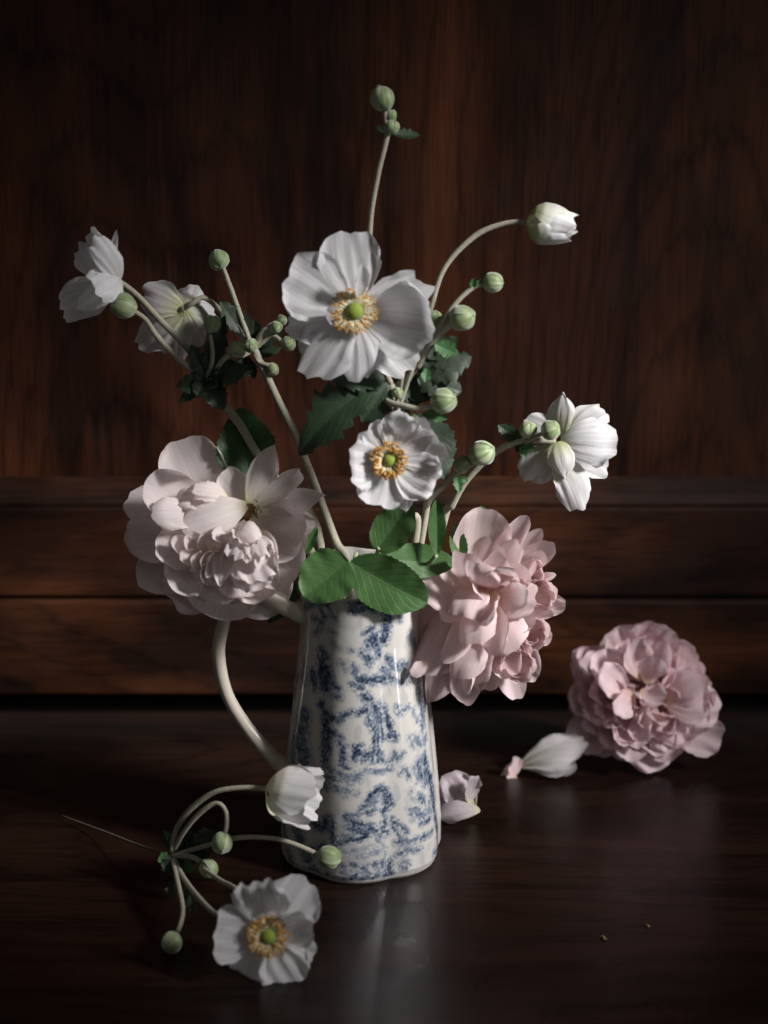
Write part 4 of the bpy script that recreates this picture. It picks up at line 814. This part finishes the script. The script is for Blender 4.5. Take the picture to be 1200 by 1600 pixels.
rp_((766, 930, -2.4), (730, 1004, -4.8), 66, cup=-.6, bow=-.12, q=.42, rec=.10, face=(-.7, -1, .2))
rp_((770, 925, -2.6), (760, 972, -5.0), 54, cup=.9, bow=.10, q=.42, rec=.10, face=(-.8, -.9, .2))
rp_((768, 915, -2.4), (792, 890, -4.4), 60, cup=.8, bow=.12, q=.42, rec=.08, face=(.2, -1, .0))
rp_((776, 945, -2.6), (776, 1022, -4.6), 58, cup=.9, bow=.04, q=.42, rec=.08, face=(-.7, -1, .1))
rp_((766, 960, -1.8), (712, 1058, -4.0), 62, cup=-.5, bow=-.10, q=.45, rec=.10, face=(-.6, -1, .3))
rp_((776, 930, -2.8), (822, 936, -4.6), 58, cup=.8, bow=.14, q=.42, ruff=.06, rec=.06, face=(-.2, -1, .4))
for k in range(16):
    a_ = R(-112 + 175*k/15 + rs.randn()*6); ln_ = 62 + 34*rs.rand(); y_ = -1.6 - 1.4*rs.rand()
    rp_((766 + 6*math.cos(a_), 950 - 6*math.sin(a_), -.6), (772 + ln_*math.cos(a_), 950 - ln_*1.15*math.sin(a_), y_), 30 + 18*rs.rand(), cup=.5 + .6*rs.rand(), bow=.08, q=.45, ruff=.05, rec=.05, p=1.25, face=(-.8*math.cos(a_) + .5*rs.randn(), -.8, .8*math.sin(a_) + .5*rs.rand()))
v, f = blob(P(728, 938, .8), 24*PX, (1, .7, 1)); mesh('calyx', v, f, M['gstem'], rr_)

# --- sprig of rose leaves on the front of the rim
sg = thing('leaf_sprig', P(545, 880, -3), 'sprig of fresh green rose leaves lying over the front of the jug rim', 'leaves')
stem(sg, [inj(.0, -.012), (560, 895, -1.5), (552, 880, -3.0), (545, 877, -3.8)], 4, 3, 'gstem')
stem(sg, [(560, 890, -1.8), (585, 870, -2.2), (592, 856, -2.6)], 3.4, 3, 'gstem'); stem(sg, [(600, 895, -1.0), (660, 885, -1.4), (682, 868, -2.2)], 3.4, 3, 'gstem')
leaf(sg, 'rleaf', (545, 876, -3.8), (474, 932, -4.6), 94, (-.1, -.8, .62), serr=16, amp=.035, fold=.22, p=.85, q=.5, bow=.03)
leaf(sg, 'rleaf', (547, 877, -3.8), (668, 942, -3.4), 92, (-.55, -.8, .30), serr=16, amp=.03, fold=.22, p=.9, q=.6, bow=-.06)
leaf(sg, 'rleaf', (590, 872, -2.4), (712, 880, -1.4), 58, (-.5, -.8, .35), serr=14, amp=.03, fold=.22, p=.9, q=.6)
leaf(sg, 'rleaf', (588, 860, -2.6), (642, 782, -2.6), 68, (-.2, -.9, .5), serr=14, amp=.03, fold=.2, p=.85, q=.55)
leaf(sg, 'rleaf', (683, 866, -2.2), (682, 780, -2.0), 30, (-.1, -.9, .3), serr=14, amp=.03, fold=.3, p=.9, q=.6)

# ------------------------------------------------------------------ lying on the table
lo = thing('anemone_spray', P(270, 1335, -6), 'fallen anemone spray on the table before the jug, its white flower facing out', 'flower')
stem(lo, [(96, 1274, 4.6), (160, 1298, 1.5), (215, 1320, -2.5), (258, 1334, -5.6), (272, 1334, -6)], .8, 3.4, 'dark_stem')
stem(lo, [(268, 1330, -6), (276, 1295, -6.2), (300, 1262, -6.6), (335, 1238, -7.0), (375, 1231, -7.2), (418, 1232, -7.4)], 4.6, 4.2)
stem(lo, [(272, 1328, -6), (290, 1296, -6.6), (315, 1268, -7.0), (338, 1255, -7.2), (352, 1266, -7.4), (354, 1290, -7.6), (350, 1306, -7.6)], 4.0, 3.6)
bud(lo, (347, 1317, -7.8), 17, (-.1, -.4, -.8), 1.0, phase=.3)
stem(lo, [(272, 1336, -6), (320, 1322, -6.8), (372, 1309, -7.4), (425, 1310, -7.8), (460, 1319, -8.0), (497, 1335, -8.2)], 3.8, 4)
bud(lo, (514, 1339, -8.3), 19, (1, -.25, -.1), 1.0, phase=1.8, tw=.4)
stem(lo, [(270, 1338, -6), (296, 1338, -7), (314, 1346, -7.5)], 4.4, 3.8); bud(lo, (326, 1357, -7.9), 15, (.6, -.4, -.4), 1.0, phase=3)
stem(lo, [(272, 1342, -6.2), (286, 1370, -8), (310, 1402, -11), (340, 1430, -13.6), (390, 1455, -15.4), (416, 1462, -16.0)], 4.4, 4)
stem(lo, [(316, 1356, -8), (345, 1376, -10), (372, 1392, -12), (400, 1430, -15)], 4, 3.6)
stem(lo, [(270, 1345, -6.4), (280, 1390, -9.5), (286, 1425, -11.5), (278, 1456, -13)], 4.2, 3.8); bud(lo, (268, 1472, -13.6), 16, (-.4, -.4, -.7), 1.0, phase=2.5)
for b_, t_, w_, m_ in (((268, 1332, -6), (258, 1296, -5.6), 20, 'dleaf'), ((270, 1334, -6), (308, 1316, -6), 40, 'dleaf'), ((300, 1318, -6.4), (338, 1298, -6.4), 30, 'gleaf'), ((268, 1336, -6), (246, 1346, -6.4), 24, 'mleaf'), ((270, 1338, -6.2), (272, 1372, -7.4), 34, 'dleaf'), ((276, 1340, -6.2), (304, 1362, -7.4), 30, 'mleaf'), ((272, 1372, -8), (268, 1404, -9.6), 22, 'gleaf'), ((290, 1380, -9), (304, 1428, -11.6), 26, 'gleaf'), ((276, 1330, -6), (300, 1296, -5.8), 20, 'dleaf'), ((280, 1336, -6), (330, 1334, -6.8), 36, 'dleaf'), ((268, 1338, -6.2), (256, 1366, -7), 22, 'dleaf')):
    leaf(lo, m_, b_, t_, w_, serr=5, amp=.18, fold=.3, wave=.1, lobe=.2)
hb = flower(lo, (416, 1232, -7.4))
cup_petals(hb, 'half', P(415, 1232, -7.4), (1, -.22, -.12), 80*PX, 46*PX, [(0, .05), (.08, .50), (.2, .78), (.40, .97), (.7, 1.05), (1, 1.12)], [(20, 50, .95, 1.0), (140, 48, .98, 1.04), (262, 54, 1.0, .92), (80, 44, .88, 1.06), (320, 44, .90, 1.04), (200, 46, .90, 1.0)], .16, 91)
fl = flower(lo, (418, 1462, -16.2)); yo = -16.2
ap(fl, 'white', (430, 1448, yo), (480, 1376, yo + .9), 88, cup=.35, bow=.05, ruff=.05, crease=.022, q=.45, notch=.07, face=(-.1, -1, 0))
ap(fl, 'white', (432, 1470, yo), (492, 1492, yo + .4), 50, cup=.4, bow=.05, ruff=.06, mat_=0) if False else ap(fl, 'white_back', (432, 1470, yo), (491, 1492, yo + .4), 54, cup=.4, bow=.05, ruff=.06)
ap(fl, 'white', (410, 1478, yo), (384, 1530, yo - .2), 74, cup=.45, bow=.10, ruff=.06, rec=.06, q=.42, face=(0, -1, .6))
ap(fl, 'white', (414, 1446, yo - .1), (402, 1384, yo - 1.0), 92, cup=.55, bow=.14, ruff=.08, rec=.12, rf=8, q=.42, face=(0, -1, -.3))
ap(fl, 'white', (404, 1462, yo - .1), (333, 1456, yo - .5), 88, cup=.3, bow=.05, ruff=.03, q=.42, p=1.5, face=(.25, -1, .3))
ap(fl, 'white', (432, 1460, yo - .1), (486, 1440, yo - .9), 66, cup=.6, bow=.06, ruff=.08, twist=-.4, q=.5, face=(-.4, -1, .1))
ap(fl, 'white', (424, 1476, yo - .1), (462, 1538, yo - .5), 80, cup=.4, bow=.04, ruff=.06, crease=.03, q=.42, rf=7, notch=.07, face=(-.1, -1, .5))
centre(fl, (419, 1462, yo - .2), (0, -1, .3), 11.5, 15, 31, 290, .22, 8)

# --- fallen rose
fr = thing('rose', P(1008, 1200, 15), 'blown mauve-pink rose head resting on the table against the dark boards', 'rose', 'roses')
FC = P(1003, 1084, 14.2); PXF = PX*1.127*1.10
A = unit((-.10, -1, .42)); E = frame_of(A)
rs = np.random.RandomState(21)
def fp(az, r0, h0, r1, h1, w_, face, **kw):
    ca, sa_ = math.cos(az), math.sin(az); d = ca*E[0] + sa_*E[1]
    kk = dict(ruff=.05, crease=.012, notch=.04, rf=5, q=.45); kk.update(kw)
    return petal3(fr, 'mauve', FC + d*r0*PXF + A*h0*PXF, FC + d*r1*PXF + A*h1*PXF, w_*PXF, face(d), **kk)
for k in range(10):
    az = 2*math.pi*k/10 + rs.rand()*.25; fp(az, 12, -52, 104 + 9*rs.rand(), 2 + 14*rs.rand(), 84 + 14*rs.rand(), lambda d: A - d*.5, cup=.5, bow=.14, ruff=.06)
for k in range(13):
    az = 2*math.pi*k/13 + rs.rand()*.3; fp(az, 14, -30, 92 + 10*rs.rand(), 24 + 16*rs.rand(), 62 + 16*rs.rand(), lambda d: A*.6 - d, cup=.7, bow=.14, ruff=.06, rf=5, rec=.06)
for k in range(15):
    az = 2*math.pi*k/15 + rs.rand()*.35; fp(az, 12, -20, 72 + 10*rs.rand(), 40 + 16*rs.rand(), 46 + 18*rs.rand(), lambda d: A*.35 - d, cup=.9, bow=.14, ruff=.06, rf=5, rec=.07, twist=rs.randn()*.25)
for k in range(15):
    az = 2*math.pi*k/15 + rs.rand()*.5; sd = rs.choice((-1, 1)); fp(az, 10, -12, 46 + 10*rs.rand(), 48 + 16*rs.rand(), 40 + 16*rs.rand(), lambda d: -d + sd*np.cross(A, d)*.8, cup=1.0, bow=.12, ruff=.06, rf=5, rec=.05, twist=rs.randn()*.4)
for k in range(11):
    az = 2*math.pi*k/11 + rs.rand()*.6; sd = rs.choice((-1, 1)); fp(az, 6, -8, 20 + 12*rs.rand(), 42 + 18*rs.rand(), 30 + 12*rs.rand(), lambda d: -d + sd*np.cross(A, d), cup=1.0, bow=.10, ruff=.10, twist=rs.randn()*.5)
def fpx(base, tip, w_, **kw):
    kk = dict(ruff=.05, crease=.012, notch=.05, rf=5, q=.45); kk.update(kw); return petal(fr, 'mauve', base, tip, w_*1.127, **kk)
fpx((950, 1110, 14.2), (900, 1172, 13.0), 78, cup=.5, bow=.05, face=(-.5, -1, .2)); fpx((960, 1080, 14.6), (888, 1094, 13.6), 78, cup=.6, bow=.08, face=(-.2, -1, .3), curl=-.1)
fpx((960, 1100, 13.6), (920, 1128, 12.0), 60, cup=.9, bow=.08, face=(-.6, -.8, .4)); fpx((970, 1110, 13.4), (972, 1164, 11.0), 40, cup=.9, bow=.04, face=(.2, -.8, .6), rec=.08)
fpx((930, 1040, 15.2), (892, 1028, 15.4), 54, cup=.4); fpx((950, 1110, 13.6), (948, 1182, 12.6), 86, cup=.5, bow=.06, face=(-.4, -1, .2))
fpx((1000, 1080, 11.6), (1040, 1092, 10.4), 40, cup=.5, q=.42, face=(0, -1, .5)); fpx((1010, 1068, 12), (1026, 1026, 11), 46, cup=.4, q=.42, face=(0, -1, .5))
fpx((1055, 1130, 13.6), (1128, 1164, 12.6), 76, cup=.5, bow=.04, ruff=.10, face=(-.2, -1, .5)); fpx((1050, 1100, 13.4), (1124, 1112, 13.0), 84, cup=-.3, bow=-.05, ruff=.10, face=(0, -1, .4)); fpx((1010, 1140, 12.8), (1040, 1198, 12.2), 96, cup=.4, bow=.02, ruff=.08, face=(0, -1, .5))
for b_, t_, w_, fc_, kw in (((985, 1090, 12.4), (942, 1046, 11.0), 58, (.5, -.9, .3), dict(cup=.8, rec=.12)), ((990, 1085, 12), (962, 1112, 10.4), 54, (.6, -.8, .3), dict(cup=1.1, bow=.1, rec=.08)), ((1000, 1110, 12), (1004, 1158, 10.8), 48, (-.5, -.8, .5), dict(cup=1.1, bow=.1)),
        ((1040, 1090, 12.6), (1092, 1060, 11.6), 72, (-.3, -.9, .4), dict(cup=-.5, bow=-.08)), ((1040, 1100, 12.4), (1100, 1100, 11.4), 70, (-.2, -.9, .5), dict(cup=-.5, bow=-.06)), ((1002, 1060, 12.8), (990, 1000, 11.8), 56, (.3, -.9, -.1), dict(cup=.9, bow=.1)), ((1012, 1060, 12.8), (1040, 1004, 12.0), 56, (-.4, -.9, 0), dict(cup=.9, bow=.1)), ((975, 1075, 12.8), (930, 1020, 12.4), 66, (.4, -.9, .2), dict(cup=.7, bow=.1)), ((1020, 1120, 12), (1064, 1164, 11.6), 74, (-.2, -.9, .5), dict(cup=-.4, ruff=.09))):
    fpx(b_, t_, w_, face=fc_, **kw)
v, f = blob(FC - A*56*PXF, 24*PXF); mesh('calyx', v, f, M['gstem'], fr)
v, f = blob(FC - A*10*PXF, 30*PXF, (1, 1, .6), frame=E); mesh('receptacle', v, f, M['mauve'], fr)

# --- loose petals and crumbs
lp = tag(petal(None, 'loose', (812, 1196, 12.1), (916, 1168, 11.6), 84, face=(-.25, -.8, .7), cup=-.45, bow=-.12, ruff=.11, rf=5, rec=-.10, crease=.05, notch=.10, q=.45, p=1.2, seed=77, name='fallen_petal'), 'large white fallen petal on the table touching the blown rose', 'petal', 'fallen petals')
v_ = thing('fallen_petal', P(795, 1218, 12), 'small mauve curled petal beside the yellow tip of the large white petal', 'petal', 'fallen petals')
for b_, t_, w_, fc_ in (((803, 1214, 11.8), (786, 1204, 12), 40, (-.4, -.8, .5)), ((800, 1216, 11.6), (808, 1182, 11.8), 34, (.6, -.8, .3)), ((806, 1212, 11.6), (796, 1222, 11.2), 26, (0, -.7, .7))):
    petal(v_, 'mauve', b_, t_, w_, face=fc_, cup=.7, bow=.05, ruff=.08)
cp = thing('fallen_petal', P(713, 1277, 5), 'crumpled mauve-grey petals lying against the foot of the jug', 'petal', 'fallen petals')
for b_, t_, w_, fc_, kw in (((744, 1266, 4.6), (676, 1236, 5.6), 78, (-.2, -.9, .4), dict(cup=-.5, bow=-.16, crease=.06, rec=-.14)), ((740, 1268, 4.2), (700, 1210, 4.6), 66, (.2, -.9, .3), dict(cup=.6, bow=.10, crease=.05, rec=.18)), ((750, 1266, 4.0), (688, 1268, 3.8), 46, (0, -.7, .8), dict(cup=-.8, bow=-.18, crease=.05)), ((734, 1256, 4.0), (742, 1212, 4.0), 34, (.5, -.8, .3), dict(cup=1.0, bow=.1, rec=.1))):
    petal(cp, 'grey_mauve', b_, t_, w_, face=fc_, ruff=.09, rf=4, q=.45, **kw)
def on_table(px, py):
    d = P(px, py, 0) - CAM; return CAM + d*(-CAM[2]/d[2])
for k, (px, py, s_, lb) in enumerate(((943, 1466, 5, 'pale bent crumb on the open table, larger of two'), (1012, 1447, 3.5, 'tiny pale crumb farthest from the flowers on the table'))):
    c_ = on_table(px, py); r_ = s_*PX
    v, f = tube([c_ + np.array((-r_, r_*.6, r_*.35)), c_ + np.array((0, 0, r_*.5)), c_ + np.array((r_*.2, -r_, r_*.3)), c_ + np.array((r_*.9, -r_*.9, r_*.3))], [r_*.25, r_*.4, r_*.3, r_*.15], 6, 3)
    tag(mesh('crumb', v, f, M['crumb'], None, origin=c_), lb, 'crumb', 'crumbs on the table')
